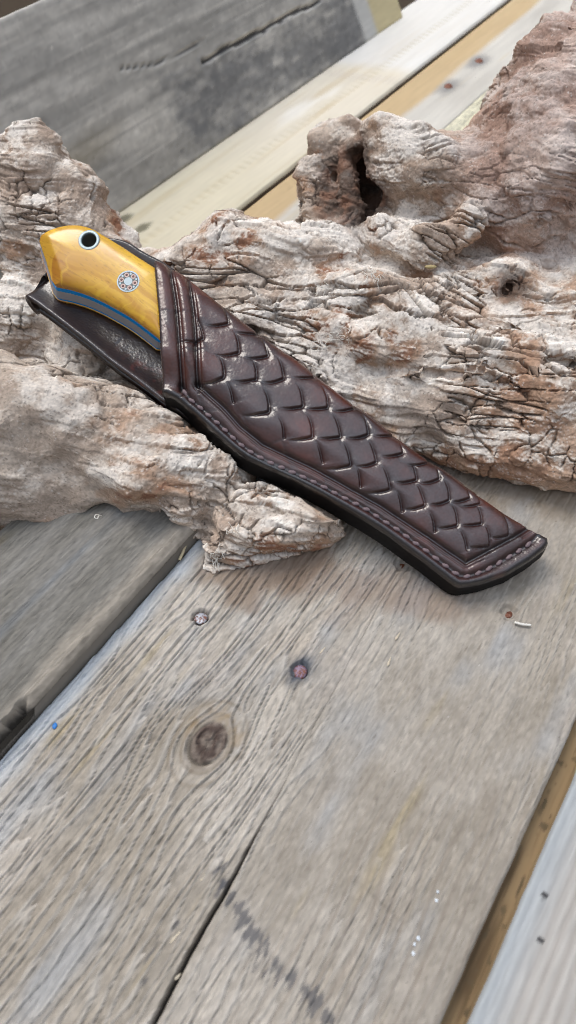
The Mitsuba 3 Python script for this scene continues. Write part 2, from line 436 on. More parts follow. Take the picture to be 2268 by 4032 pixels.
    c = lerp(c, (0.08, 0.07, 0.06), 0.6 * sst(0.72, 0.9, sp))
    c = lerp(c, (0.6, 0.58, 0.55), 0.6 * sst(-0.8, -0.93, sp))
    return c


MAIN0, MAIN1 = -0.514 * U, 0.111 * U
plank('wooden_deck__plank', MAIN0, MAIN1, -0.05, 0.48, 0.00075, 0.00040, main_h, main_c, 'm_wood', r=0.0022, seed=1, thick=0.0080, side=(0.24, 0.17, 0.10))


def right_h(A, O):
    rid = np.abs(((O / 0.0042 + 0.35 * n2(A * 12, O * 40, 71)) % 1) - 0.5) * 2
    return 0.0004 * rid + 0.0002 * n2(A * 60, O * 900, 72, 2) + 0.0003 * n2(A * 20, O * 60, 73, 2)


def right_c(A, O, Z):
    rid = np.abs(((O / 0.0042 + 0.35 * n2(A * 12, O * 40, 71)) % 1) - 0.5) * 2
    c = lerp((0.36, 0.33, 0.30), (0.45, 0.43, 0.40), rid)
    c = lerp(c, (0.35, 0.40, 0.44), 0.6 * sst(0.016, 0.002, O - 0.134 * U))
    c = c * (1 + 0.2 * n2(A * 120, O * 1500, 74, 2))[..., None]
    for p in (ao(2143, 3527), ao(2128, 3703)):
        c = lerp(c, (0.03, 0.028, 0.03), sst(0.0016, 0.0009, np.hypot(A - p[0], O - p[1])))
    return c


plank('wooden_deck__plank_001', 0.137 * U, 0.40 * U, -0.06, 0.55, 0.0016, 0.0006, right_h, right_c, 'm_wood', r=0.0015, seed=2, thick=0.0080, side=(0.26, 0.19, 0.11))

LZ = 0.0120
L1 = ao(383, 2485, LZ)[1]
L0 = ao(30, 2050, LZ)[1]
CHIPA = ao(125, 2760, LZ)[0]
CHIP = aol([(20, 2905), (60, 2850), (105, 2782), (125, 2752), (150, 2790), (160, 2790), (150, 2810), (60, 2890), (40, 2940)])


def left_h(A, O):
    Z = 0.0003 * n2(A * 50, O * 1000, 81, 2) + 0.0005 * n2(A * 160, O * 1500, 125, 1) + 0.0003 * n2(A * 20, O * 120, 82, 3)
    Z -= 0.00025 * sst(0.35, 0.75, n2(A * 30, O * 700, 83, 2))
    e = L1 - O
    Z -= 0.004 * sst(0.004, 0.0, e) * 0.4
    P = np.stack([A.ravel(), O.ravel()], 1)
    ca = CHIPA
    depth = 0.0085 * (0.55 + 0.45 * n2(A * 160, A * 0 + 2, 84, 2))
    chip = sst(ca, ca - 0.006, A + 0.002 * n2(A * 300, O * 500, 85)) * sst(depth, depth - 0.0018, e)
    Z -= 0.010 * chip
    return Z


def left_c(A, O, Z):
    big = n2(A * 10, O * 60, 86, 3)
    near = lerp((0.14, 0.13, 0.11), (0.23, 0.22, 0.205), sst(-0.5, 0.6, big))
    near = lerp(near, (0.13, 0.15, 0.175), 0.5 * sst(0.1, 0.5, n2(A * 10, O * 90, 87, 3)))
    near = lerp(near, (0.17, 0.13, 0.06), 0.6 * sst(0.2, 0.6, n2(A * 12 + 4, O * 80, 88, 3)))
    near = lerp(near, (0.33, 0.29, 0.24), 0.85 * sst(0.012, 0.002, L1 - O + 0.004 * n2(A * 40, O * 80, 89, 2)))
    far = lerp((0.46, 0.44, 0.36), (0.62, 0.58, 0.42), sst(-0.4, 0.5, big))
    c = lerp(near, far, sst(0.36, 0.45, A + 0.02 * n2(A * 20, O * 50, 90, 2)))
    c = c * (1 + 0.25 * n2(A * 30, O * 700, 91, 2) + 0.5 * n2(A * 220, O * 1500, 124, 2) + 0.25 * n2(A * 700, O * 1200, 120, 2))[..., None]
    c = lerp(c, (0.5, 0.47, 0.42), 0.6 * sst(0.80, 0.92, n2(A * 900, O * 1100, 121)))
    c = lerp(c, (0.05, 0.045, 0.04), 0.7 * sst(0.4, 0.75, n2(A * 30, O * 700, 83, 2)))
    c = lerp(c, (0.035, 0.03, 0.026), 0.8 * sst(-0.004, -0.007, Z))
    return c


plank('wooden_deck__plank_002', L0, L1, 0.0, 0.90, 0.0014, 0.0006, left_h, left_c, 'm_wood', z=LZ, r=0.003, seed=3, thick=0.03, side=(0.20, 0.18, 0.155))


def grey_h(A, O):
    return 0.0003 * n2(A * 30, O * 500, 92, 3)


KN3 = [ao(560, 868), ao(570, 898)]


def grey_c(A, O, Z):
    big = n2(A * 9, O * 60, 93, 3)
    c = lerp((0.47, 0.44, 0.39), (0.60, 0.57, 0.51), sst(-0.5, 0.5, big))
    c = lerp(c, (0.50, 0.35, 0.17), 0.85 * sst(0.032, 0.024, O + 1.022 * U + 0.006 * n2(A * 16, O * 30, 94, 2)))
    c = lerp(c, (0.55, 0.45, 0.28), 0.5 * sst(0.2, 0.6, n2(A * 14, O * 110, 95, 3)))
    for p in ((2.224, -0.902), (2.435, -0.900)):
        da, do = (A - p[0] * S) / 0.022, (O - p[1] * S) / 0.010
        c = lerp(c, (0.18, 0.17, 0.17), 0.75 * sst(1.2, 0.2, np.hypot(da, do) + 0.3 * n2(A * 100, O * 200, 96, 2)))
    return c * (1 + 0.12 * n2(A * 40, O * 700, 97, 3))[..., None]


plank('wooden_deck__plank_003', -1.020 * U, -0.795 * U, 0.2, 1.1, 0.003, 0.0012, grey_h, grey_c, 'm_wood_far', r=0.002, seed=4)


def pale_h(A, O):
    chat = np.sin(A * 2 * np.pi / 0.0085 + 2 * n2(A * 9, O * 40, 98)) * sst(0.006, 0.002, np.abs(O + 1.175 * U + 0.02 * n2(A * 6, O * 0, 99)))
    return 0.0003 * n2(A * 20, O * 400, 100, 3) - 0.0007 * np.clip(chat, 0, 1)


def pale_c(A, O, Z):
    big = n2(A * 7, O * 120, 101, 3)
    c = lerp((0.66, 0.60, 0.49), (0.52, 0.42, 0.26), sst(0.0, 0.55, big))
    c = lerp(c, (0.76, 0.73, 0.67), sst(0.1, 0.5, n2(A * 10, O * 50, 102, 3)))
    c = lerp(c, (0.55, 0.50, 0.35), 0.55 * sst(0.55, 0.40, A))
    c = lerp(c, (0.70, 0.69, 0.67), 0.7 * sst(0.0, 0.03, A - (0.652 + 0.35 * (O + 1.15 * U))) * 1.0)
    seam = np.abs(A - (0.642 + 0.35 * (O + 1.15 * U)) + 0.004 * n2(A * 200, O * 300, 103))
    c = lerp(c, (0.52, 0.46, 0.40), 0.5 * sst(0.012, 0.003, seam) * (0.5 + 0.5 * np.sin(O * 2 * np.pi / 0.004)))
    chat = np.sin(A * 2 * np.pi / 0.0085) * sst(0.006, 0.002, np.abs(O + 1.175 * U + 0.02 * n2(A * 6, O * 0, 99)))
    c = lerp(c, (0.50, 0.44, 0.30), 0.45 * np.clip(chat, 0, 1))
    for p in (ao(488, 862), ao(560, 898)):
        da, do = (A - p[0]) / 0.010, (O - p[1]) / 0.0045
        c = lerp(c, (0.12, 0.11, 0.07), 0.85 * sst(1.2, 0.4, np.hypot(da, do) + 0.3 * n2(A * 150, O * 200, 104, 2)))
    return c * (1 + 0.08 * n2(A * 40, O * 700, 105, 3))[..., None]


plank('wooden_deck__plank_004', -1.30 * U, -1.036 * U, 0.2, 1.1, 0.0022, 0.0012, pale_h, pale_c, 'm_wood_far', r=0.002, seed=5)

# the leaning back board
LEAN = math.radians(30)
eo = np.array([-DN[0] * math.sin(LEAN), -DN[1] * math.sin(LEAN), math.cos(LEAN)])   # up the board
ea = np.array([DD[0], DD[1], 0.0])
en = np.cross(ea, eo)
if en[1] > 0: en = -en
org = np.array([*(DN * -1.262 * U), 0.0006])


def bo(px, py):
    d = ray(px, py)
    q = CAM + d * (en @ (org - CAM)) / (en @ d) - org
    return np.array([q @ ea, q @ eo])


SPLITS = [np.array([bo(*p) for p in l]) for l in ([(1260, 0), (1134, 63), (990, 140), (860, 215), (800, 245)], [(810, 160), (700, 215), (600, 255), (480, 272)])]
DARKL = np.array([bo(*p) for p in ((760, 420), (1000, 330), (1200, 230), (1440, 60))])
STRIP = [bo(1412, 75)[0], bo(1470, 75)[0]]


def back_h(A, O):
    Z = 0.0004 * n2(A * 20, O * 200, 110, 3)
    P = np.stack([A.ravel(), O.ravel() + 0.002 * n2(A * 40, A * 0, 111, 2).ravel()], 1)
    for l, w, dep in zip(SPLITS, (0.0019, 0.0010), (0.004, 0.0016)):
        Z -= dep * sst(w, w * 0.3, seg_dist(P, l)[0].reshape(A.shape))
    return Z


def back_c(A, O, Z):
    big = n2(A * 9, O * 22, 112, 4)
    c = lerp((0.30, 0.285, 0.26), (0.53, 0.50, 0.45), sst(-0.5, 0.5, big + 0.9 * n2(A * 9, O * 240, 118, 3)))
    c = lerp(c, (0.11, 0.112, 0.118), 0.75 * sst(-0.05, 0.75, 0.76 - seg_dist(np.stack([A.ravel(), O.ravel()], 1), DARKL)[0].reshape(A.shape) / 0.055 + 0.5 * n2(A * 26, O * 70, 113, 4) + 0.6 * n2(A * 110, O * 190, 122, 3)))
    c = lerp(c, (0.40, 0.38, 0.34), 0.8 * sst(0.14, 0.24, O + 0.03 * n2(A * 12, O * 20, 114, 2)))
    c = lerp(c, (0.17, 0.13, 0.06), 0.7 * sst(1.1, 0.2, np.hypot((A - 0.30) / 0.09, (O - 0.045) / 0.016) + 0.4 * n2(A * 30, O * 60, 115, 2)))
    sp = n2(A * 260, O * 300, 116, 2)
    c = lerp(c, (0.66, 0.62, 0.56), 0.8 * sst(0.60, 0.72, sp))
    c = c * (1 + 0.30 * n2(A * 120, O * 260, 119, 3) + 0.14 * n2(A * 420, O * 520, 135, 1))[..., None]
    strip = sst(STRIP[0] - 0.004, STRIP[0] + 0.004, A)
    c = lerp(c, (0.50, 0.49, 0.46), strip)
    c = lerp(c, (0.55, 0.47, 0.28), sst(STRIP[1] - 0.004, STRIP[1] + 0.004, A))
    c = lerp(c, (0.04, 0.04, 0.04), 0.75 * sst(-0.0012, -0.002, Z))
    return c * (1 + 0.15 * n2(A * 60, O * 400, 117, 3))[..., None]


plank('wooden_deck__back_board', 0.0, bo(100, 26)[1], 0.1, bo(1580, 45)[0], 0.002, 0.0016, back_h, back_c, 'm_wood_far', r=0.0008, seed=6, frame=(org, ea, eo, en))
labels['wooden_deck'] = {'label': 'weathered grey wooden planks with rusty nails under the driftwood', 'kind': 'structure'}
labels['wooden_deck__plank'] = {'label': 'wide splintered grey foreground plank with a knot and a long crack'}
labels['wooden_deck__plank_001'] = {'label': 'ribbed grey plank edge at the lower right'}
labels['wooden_deck__plank_002'] = {'label': 'dark grey smooth plank at the left, chipped at its end'}
labels['wooden_deck__plank_003'] = {'label': 'grey plank with an orange edge and two rusty nails'}
labels['wooden_deck__plank_004'] = {'label': 'pale cream plank with planer marks at the top'}
labels['wooden_deck__back_board'] = {'label': 'wide dark grey board leaning behind the pale plank'}

# joists and soil below the gaps
for k, a in enumerate((0.02, 0.24, 0.62)):
    m = trimesh.creation.box([0.045, 0.75, 0.05])
    m.apply_transform(trimesh.transformations.rotation_matrix(DA, [0, 0, 1]))
    m.apply_translation([*(DD * a + DN * -0.1), -0.034 - 0.025])
    put('wooden_deck__joist' + (f'_{k:03d}' if k else ''), m, 'm_brown', False)
m = trimesh.creation.box([0.9, 0.05, 0.012])
m.apply_transform(trimesh.transformations.rotation_matrix(DA, [0, 0, 1]))
m.apply_translation([*(DD * 0.3 + DN * 0.123 * U), -0.0085 - 0.006])
put('wooden_deck__batten', m, 'm_batten', False)
g = trimesh.creation.box([60, 60, 0.02])
g.apply_translation([0, 0, -0.16])
put('ground', g, 'm_soil', False)
labels['ground'] = {'label': 'dark brown soil beneath the planks', 'kind': 'structure'}

# ------------------------------------------------------------------ frame of the sheath and the knife
tilt, az = math.radians(21), math.radians(4)
SN = np.array([math.sin(tilt) * math.sin(az), -math.sin(tilt) * math.cos(az), math.cos(tilt)])
SP = at(2090, 2080, 0.074 * S)


def onplane(px, py, n=0.0):
    d = ray(px, py)
    return CAM + d * (SN @ (SP + SN * n - CAM)) / (SN @ d)


e1 = onplane(1965, 2180) - onplane(560, 1240)
SE1 = e1 / np.linalg.norm(e1)
SE2 = np.cross(SN, SE1)


# the knife lies a little rolled in its sheath, about a line through the middle of the mouth
ROLL = math.radians(8)
KP = onplane(640, 1270, 0.0)
KN = SN * math.cos(ROLL) - SE2 * math.sin(ROLL)
KE1 = SE1
KE2 = np.cross(KN, KE1)
HE1, HE2 = [float(x) for x in KE1], [float(x) for x in KE2]
FRAMES = {'sheath': (SP, SE1, SE2, SN), 'knife': (KP, KE1, KE2, KN)}


def st(px, py, n=0.0, frame='sheath'):
    o, x, y, z = FRAMES[frame]
    d = ray(px, py)
    q = CAM + d * (z @ (o + z * n - CAM)) / (z @ d) - o
    return np.array([q @ x, q @ y])


def stl(pts, n=0.0, frame='sheath'):
    return np.array([st(*p, n, frame) for p in pts])


FRAME = 'sheath'


def world(p2, n):
    o, x, y, z = FRAMES[FRAME]
    p2 = np.asarray(p2)
    return o + p2[:, :1] * x + p2[:, 1:] * y + np.asarray(n).reshape(-1, 1) * z


def zones(pts, ring_d, res, seed=0):
    """points filling a polygon: boundary ring, inner rings at given insets, hex grid inside"""
    poly = Polygon(pts)
    out = [np.asarray(pts)]
    for d in ring_d:
        q = poly.buffer(-d)
        for g in getattr(q, 'geoms', [q]):
            if g.is_empty: continue
            L = g.exterior.length
            n = max(8, int(L / res))
            out.append(np.array([g.exterior.interpolate(x).coords[0] for x in np.arange(n) * L / n]))
    inner = poly.buffer(-(ring_d[-1] if ring_d else 0) - 0.5 * res)
    x0, y0, x1, y1 = poly.bounds
    X, Y = np.meshgrid(np.arange(x0, x1, res), np.arange(y0, y1, res * 0.866))
    X = X + (np.arange(X.shape[0]) % 2)[:, None] * res / 2
    P = np.stack([X.ravel(), Y.ravel()], 1)
    P = P[shapely.contains_xy(inner, P[:, 0], P[:, 1])]
    allp = np.vstack(out + [P])
    tri = Delaunay(allp).simplices
    c = allp[tri].mean(1)
    keep = shapely.contains_xy(poly, c[:, 0], c[:, 1])
    tri = tri[keep]
    a, b, c_ = allp[tri[:, 0]], allp[tri[:, 1]], allp[tri[:, 2]]
    cr = (b[:, 0] - a[:, 0]) * (c_[:, 1] - a[:, 1]) - (b[:, 1] - a[:, 1]) * (c_[:, 0] - a[:, 0])
    tri = tri[np.abs(cr) > 1e-14]
    cr = cr[np.abs(cr) > 1e-14]
    tri[cr < 0] = tri[cr < 0][:, ::-1]
    return allp, tri


def resample(pts, step):
    p = np.vstack([pts, pts[:1]])
    L = np.concatenate([[0], np.cumsum(np.linalg.norm(np.diff(p, axis=0), axis=1))])
    s = np.arange(int(L[-1] / step)) * L[-1] / int(L[-1] / step)
    q = np.stack([np.interp(s, L, p[:, k]) for k in range(2)], 1)
    a = 0.5 * np.sum(q[:, 0] * np.roll(q[:, 1], -1) - np.roll(q[:, 0], -1) * q[:, 1])
    return q if a > 0 else q[::-1]


def out_normals(p):
    t = np.roll(p, -1, 0) - np.roll(p, 1, 0)
    n = np.stack([t[:, 1], -t[:, 0]], 1)
    return n / np.linalg.norm(n, axis=1, keepdims=True)


def slab(outline, top, wall, res, ring_d, bottom=True):
    """a solid over a plan outline (counter-clockwise): top(p, d) height at inset d, wall = rows of (inset array or number, height array or number) below the rim"""
    P, F = zones(outline, ring_d, res)
    n = len(outline)
    bd = shapely.linearrings(np.vstack([outline, outline[:1]]))
    d = shapely.distance(shapely.points(P), bd)
    d[:n] = 0
    Z = top(P, d)
    V, faces, last = [world(P, Z)], [F], np.arange(n)
    nr = out_normals(outline)
    k = len(P)
    flat = [np.column_stack([P, Z])]
    for ins, hh in wall:
        q = outline - nr * np.broadcast_to(ins, (n,))[:, None]
        V.append(world(q, np.broadcast_to(hh, (n,))))
        flat.append(np.column_stack([q, np.broadcast_to(hh, (n,))]))
        ring = np.arange(n) + k
        i, j = np.arange(n), (np.arange(n) + 1) % n
        faces += [np.stack([last[i], ring[i], ring[j]], 1), np.stack([last[i], ring[j], last[j]], 1)]
        last, k = ring, k + n
    if bottom:
        q2, t2 = trimesh.creation.triangulate_polygon(Polygon(q), engine='earcut')
        tr = cKDTree(q).query(np.asarray(q2))[1]
        faces.append(last[tr][np.asarray(t2)][:, ::-1])
    return np.vstack(V), np.vstack(faces), P, d, Z, np.vstack(flat)


# ------------------------------------------------------------------ the sheath
FOLD_N = 0.002
low = [(650, 1553), (693, 1570), (761, 1624), (848, 1705), (923, 1767), (973, 1803), (1066, 1843), (1159, 1886), (1252, 1936), (1345, 1990), (1500, 2083), (1601, 2156), (1701, 2230), (1768, 2283), (1796, 2303)]
tipe = [(1815, 2309), (1850, 2305), (1901, 2295), (2001, 2261), (2088, 2208), (2146, 2163), (2163, 2140), (2160, 2117), (2135, 2104)]
fold = [(2118, 2096), (2068, 2061), (1968, 1994), (1868, 1921), (1768, 1847), (1667, 1785), (1567, 1710), (1467, 1630), (1376, 1566), (1283, 1495), (1190, 1420), (1097, 1358), (1004, 1290), (911, 1219), (861, 1182), (783, 1121), (736, 1084), (673, 1048), (620, 1020)]
mouth = [(606, 1030), (614, 1113), (626, 1238), (632, 1348), (634, 1465), (636, 1530), (640, 1545)]
lowS, tipS, foldS, mouthS = stl(low), stl(tipe), stl(fold, FOLD_N), stl(mouth, 0.006)
foldS = smooth_path(foldS, 160)
mouthS[-2:] = stl(mouth[-2:], 0.001)
outline = resample(np.vstack([smooth_path(lowS, 160), tipS, foldS, smooth_path(mouthS, 60)]), 0.0005)
lowline, foldline, mouthline = np.vstack([lowS, tipS]), foldS, np.vstack([foldS[-1:], mouthS, lowS[:1]])
stitch_px = [(712, 1517), (735, 1553), (752, 1573), (793, 1607), (830, 1641), (867, 1672), (895, 1700), (935, 1737), (973, 1768), (1013, 1793), (1053, 1815), (1097, 1834), (1137, 1852), (1181, 1871), (1221, 1889), (1261, 1908), (1302, 1930), (1339, 1949), (1379, 1970), (1420, 1991),
             (1460, 2013), (1495, 2038), (1532, 2062), (1567, 2084), (1604, 2111), (1636, 2136), (1672, 2161), (1707, 2189), (1741, 2215), (1776, 2241), (1811, 2265), (1844, 2268), (1878, 2258), (1915, 2243), (1948, 2226), (1978, 2208), (2011, 2189), (2043, 2169), (2072, 2150), (2105, 2124), (2118, 2108)]
border_px = [(777, 1507), (879, 1597), (948, 1672), (1035, 1740), (1128, 1784), (1221, 1827), (1314, 1877), (1407, 1930), (1500, 1981), (1601, 2048), (1701, 2114), (1768, 2161), (1841, 2211), (1935, 2161), (2035, 2108), (2082, 2078), (2100, 2068)]
band1_px = [(664, 1040), (669, 1058), (689, 1176), (700, 1285), (707, 1395), (709, 1510)]
band2_px = [(738, 1088), (743, 1105), (755, 1176), (767, 1285), (772, 1395), (775, 1500)]
tips_px = [(898, 1278), (938, 1392), (1053, 1405), (879, 1489), (1007, 1495), (1115, 1492), (1239, 1479), (917, 1590), (1056, 1622), (1190, 1600), (1289, 1604), (1395, 1600), (1115, 1728), (1227, 1718), (1339, 1717), (1448, 1708), (1271, 1821), (1379, 1827), (1481, 1816), (1420, 1915),
           (1587, 1780), (1641, 1884), (1731, 1880), (1854, 1954), (1537, 1921), (1674, 1984), (1771, 1964), (1901, 2054), (1587, 2014), (1714, 2094), (1804, 2061), (2011, 2098), (1844, 2168), (1935, 2141), (1553, 1700), (1010, 1310), (800, 1340), (1895, 1975), (1690, 1810)]
CARVE_N = 0.005
stitchS, borderS = stl(stitch_px), stl(border_px, 0.003)
band1S, band2S = smooth_path(stl(band1_px, 0.007), 40), smooth_path(stl(band2_px, 0.007), 40)
tipsS = stl(tips_px, CARVE_N)
va, vb = st(1339, 1717, CARVE_N) - st(1227, 1718, CARVE_N), st(1271, 1821, CARVE_N) - st(1227, 1718, CARVE_N)
s_mouth, s_tip = mouthS[:, 0].min(), lowS[-1, 0]

# carving map on a fine raster
RES = 0.00025
gx0, gy0 = outline.min(0) - 0.004
gx1, gy1 = outline.max(0) + 0.004
GX, GY = np.meshgrid(np.arange(gx0, gx1, RES), np.arange(gy0, gy1, RES), indexing='ij')
GP = np.stack([GX.ravel(), GY.ravel()], 1)
ML = np.linalg.inv(np.stack([va, vb], 1))
lab = np.full(GX.shape, 999)
order = np.argsort(tipsS[:, 0])
open_tips = {tips_px.index(p) for p in ((917, 1590), (1115, 1728), (1271, 1821), (1420, 1915), (1587, 2014), (1714, 2094), (1844, 2168))}   # next to the border only one side is cut
rngc = np.random.default_rng(4)
for rank, k in list(enumerate(order))[::-1]:
    q = -(ML @ (GP - tipsS[k]).T)                     # alpha, beta: 0 at the tip, growing backwards
    shrink = 1.0 - 0.12 * sst(0.1, 0.24, tipsS[k, 0] - s_mouth)
    al, be = q / shrink
    jx, jy = rngc.uniform(0.05, 0.17, 2)
    inside = (al > -jx * np.sin(np.clip(be, 0, 1.3) * np.pi / 1.3)) & (be > -jy * np.sin(np.clip(al, 0, 1.3) * np.pi / 1.3)) & (al < 1.12) & (be < 1.12) & (al + be > 0.015)
    lab[inside.reshape(GX.shape)] = rank
carve, dome, edge_d = np.zeros(GX.shape), np.zeros(GX.shape), np.full(GX.shape, 1.0)
for rank in range(len(order)):
    m = lab == rank
    if not m.any(): continue
    # the part of the field just outside this scale that it overlies
    ii, jj = np.nonzero(m)
    w = int(0.009 / RES)
    sl = (slice(max(0, ii.min() - w), ii.max() + w), slice(max(0, jj.min() - w), jj.max() + w))
    ml, ll = m[sl], lab[sl]
    d = distance_transform_edt(~ml) * RES
    under = ll > rank
    k = order[rank]
    q = -(ML @ (GP.reshape(*GX.shape, 2)[sl].reshape(-1, 2) - tipsS[k]).T)
    al, be = (x.reshape(ml.shape) for x in q)
    fade = (0.12 + 0.88 * sst(1.0, 0.30, al)) * (0.12 + 0.88 * sst(1.0, 0.30, be)) * sst(1.05, 0.9, np.maximum(al, be))     # the cut fades out where it meets its neighbours
    if k in open_tips: fade = fade * sst(-0.02, 0.12, be - np.maximum(al, 0))
    edge = fade * under
    c = 0.50 * np.exp(-d / 0.0026) + 0.50 * np.exp(-d / 0.0008) * (1 - 0.55 * np.exp(-d / 0.00035) * 0)
    carve[sl] = np.maximum(carve[sl], edge * c)
    edge_d[sl] = np.where(under & (fade > 0.22), np.minimum(edge_d[sl], d), edge_d[sl])
    di = distance_transform_edt(ml | ~under) * RES
    dome[sl] = np.where(ml, np.exp(-di / 0.0024), dome[sl])
carve = gaussian_filter(carve, 0.8)
dome = gaussian_filter(dome, 1.2)


def sample(img, P):
    return map_coordinates(img, [(P[:, 0] - gx0) / RES, (P[:, 1] - gy0) / RES], order=1, mode='nearest')


def groove(d, w):
    return np.exp(-(d / w) ** 2)


def thick_at(s):
    return 0.0165 - 0.0035 * sst(0.1, 0.26, s - s_mouth)


BASE_T = 0.0165


def body_top(P, d):
    dl = seg_dist(P, lowline)[0]
    df = seg_dist(P, foldline)[0]
    dm = seg_dist(P, mouthline)[0]
    f = np.clip((P[:, 0] - s_mouth) / (s_tip - s_mouth), 0, 1)
    amp = 0.0088 - 0.0052 * f
    rise = sst(0.0045, 0.021, dl)
    R = 0.0105 - 0.004 * f
    q = np.clip(df / R, 0, 1)
    foldfall = np.sqrt(1 - (1 - q) ** 2)
    z = (amp + 0.0042) * rise * foldfall - 0.0042 * (1 - sst(0.0, 0.02, dl) * 0) * rise
    z = np.where(rise > 0, z, 0)
    # rounded outer edge of the flange, and a worn crease inside it
    r = 0.0022
    qe = np.clip(dl / r, 0, 1)
    z -= r * (1 - np.sqrt(1 - (1 - qe) ** 2))
    z += 0.0005 * np.exp(-((dl - 0.0022) / 0.0016) ** 2)
    # mouth lip
    qm = np.clip(dm / 0.0013, 0, 1)
    z -= 0.0013 * (1 - np.sqrt(1 - (1 - qm) ** 2)) * (dm < 0.0013) * (dm < df)
    z += 0.0007 * np.exp(-((dm - 0.003) / 0.003) ** 2)
    ds = seg_dist(P, stitchS)[0]
    z -= 0.0013 * groove(ds, 0.0014)
    db = seg_dist(P, borderS)[0]
    side = np.sign(seg_dist(P, stitchS)[0] - 0)
    z -= 0.0014 * groove(db, 0.0010) + 0.0004 * groove(db, 0.0022)
    db2 = np.abs(seg_dist(P, np.vstack([borderS]))[0] - 0.0023)
    outer = seg_dist(P, lowline)[0] < seg_dist(borderS, lowline)[0].mean() * 0.98
    z -= 0.00055 * groove(db2, 0.0005) * outer
    for b in (band1S, band2S):
        dd = seg_dist(P, b)[0]
        z -= 0.0016 * groove(dd, 0.0009) + 0.0004 * groove(dd, 0.003)
        z += 0.0005 * groove(dd - 0.0035, 0.0022)
        d2 = np.abs((P[:, 0] - np.interp(P[:, 1], b[::-1, 1], b[::-1, 0])) - 0.0024)
        z -= 0.0006 * groove(d2, 0.0005) * (dd < 0.004)
    z -= 0.0026 * sample(carve, P) + 0.00022 * sample(dome, P)
    z += 0.00018 * n2(P[:, 0] * 90, P[:, 1] * 90, 3, 3) + 0.00006 * n2(P[:, 0] * 420, P[:, 1] * 420, 5, 2)
    return z


no_ = len(outline)
dfo, dlo, dmo = (seg_dist(outline, l)[0] for l in (foldline, lowline, mouthline))
isfold = sst(0.003, 0.0005, dfo) * (dfo <= np.minimum(dlo, dmo) + 1e-6)
isfold = gaussian_filter(isfold, 6, mode='wrap')
ismouth = gaussian_filter(((dmo < dlo) & (dmo < dfo)).astype(float), 3, mode='wrap')
rim = body_top(outline, np.zeros(no_))
bot = -thick_at(outline[:, 0])
wall = []
for q in np.linspace(0.0, 1.0, 12)[1:]:
    flat_h = rim + (bot - rim) * q
    ang = q * np.pi / 2
    fold_in = 0.0062 * (1 - np.cos(ang))
    base_in = -0.0026 * q * (1 - ismouth) + 0.0014 * sst(0.85, 1.0, q) + 0.00025 * (np.exp(-((q - 0.42) / 0.07) ** 2) + np.exp(-((q - 0.72) / 0.07) ** 2)) + 0.0002 * n2(outline[:, 0] * 400, outline[:, 1] * 400 + q, 7, 2)
    wall.append((base_in * (1 - isfold) + fold_in * isfold, flat_h * (1 - isfold) + (rim + (bot - rim) * np.sin(ang)) * isfold))
V, F, P, D, Z, FL = slab(outline, body_top, wall, 0.00042, [0.0002, 0.0005, 0.0009, 0.0014, 0.002], True)
dl, df, dm = (seg_dist(FL[:, :2], l)[0] for l in (lowline, foldline, mouthline))
nz = n2(FL[:, 0] * 45, FL[:, 1] * 45, 9, 4)
col = lerp((0.038, 0.0080, 0.0050), (0.085, 0.017, 0.0085), sst(-0.4, 0.5, nz))
ntop = len(P)
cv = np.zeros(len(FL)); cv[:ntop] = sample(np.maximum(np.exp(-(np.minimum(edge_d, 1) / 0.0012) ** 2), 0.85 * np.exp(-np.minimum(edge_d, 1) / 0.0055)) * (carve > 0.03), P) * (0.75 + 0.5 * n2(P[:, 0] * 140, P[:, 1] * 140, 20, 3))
dk = np.zeros(len(FL)); dk[:ntop] = 0.75 * sample(dome, P) * sst(-0.5, 0.2, n2(P[:, 0] * 110, P[:, 1] * 110, 22, 3))
col = lerp(col, (0.010, 0.006, 0.007), np.clip(dk, 0, 1))
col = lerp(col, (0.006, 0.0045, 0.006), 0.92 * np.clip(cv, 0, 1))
col = col * (1 + 0.35 * n2(FL[:, 0] * 900, FL[:, 1] * 900, 24, 2))[:, None]
col = lerp(col, (0.010, 0.007, 0.008), 0.85 * np.exp(-(seg_dist(FL[:, :2], borderS)[0] / 0.0016) ** 2))
col = lerp(col, (0.010, 0.007, 0.008), 0.85 * np.exp(-(seg_dist(FL[:, :2], stitchS)[0] / 0.0021) ** 2))
for b in (band1S, band2S):
    col = lerp(col, (0.009, 0.007, 0.008), 0.85 * np.exp(-(seg_dist(FL[:, :2], b)[0] / 0.0013) ** 2))
col = lerp(col, (0.007, 0.006, 0.007), 0.95 * sst(0.0036, 0.0014, dl + 0.0004 * nz))
col = lerp(col, (0.009, 0.006, 0.006), 0.8 * sst(0.0020, 0.0006, dm))
# worn red patches
wear = sst(0.25, 0.6, n2(FL[:, 0] * 70 + 3, FL[:, 1] * 70, 10, 3))
col = lerp(col, (0.075, 0.021, 0.014), 0.5 * wear)
iswall = np.arange(len(FL)) >= ntop
wf = np.concatenate([np.zeros(ntop)] + [isfold] * len(wall))
col[iswall] = lerp(np.tile((0.006, 0.0055, 0.006), (iswall.sum(), 1)), (0.036, 0.0135, 0.0115), wf[iswall])
hard = np.zeros(len(V), bool)
hard[ntop:] = wf[ntop:] < 0.4
hard[len(FL):] = True
fw = hard[F].all(1)
put('leather_sheath__body', (V, F[~fw]), 'm_leather', True, col)
put('leather_sheath__welt', (V, F[fw]), 'm_leather_edge', 40)
labels['leather_sheath__welt'] = {'label': 'burnished black layered edge of the sheath'}

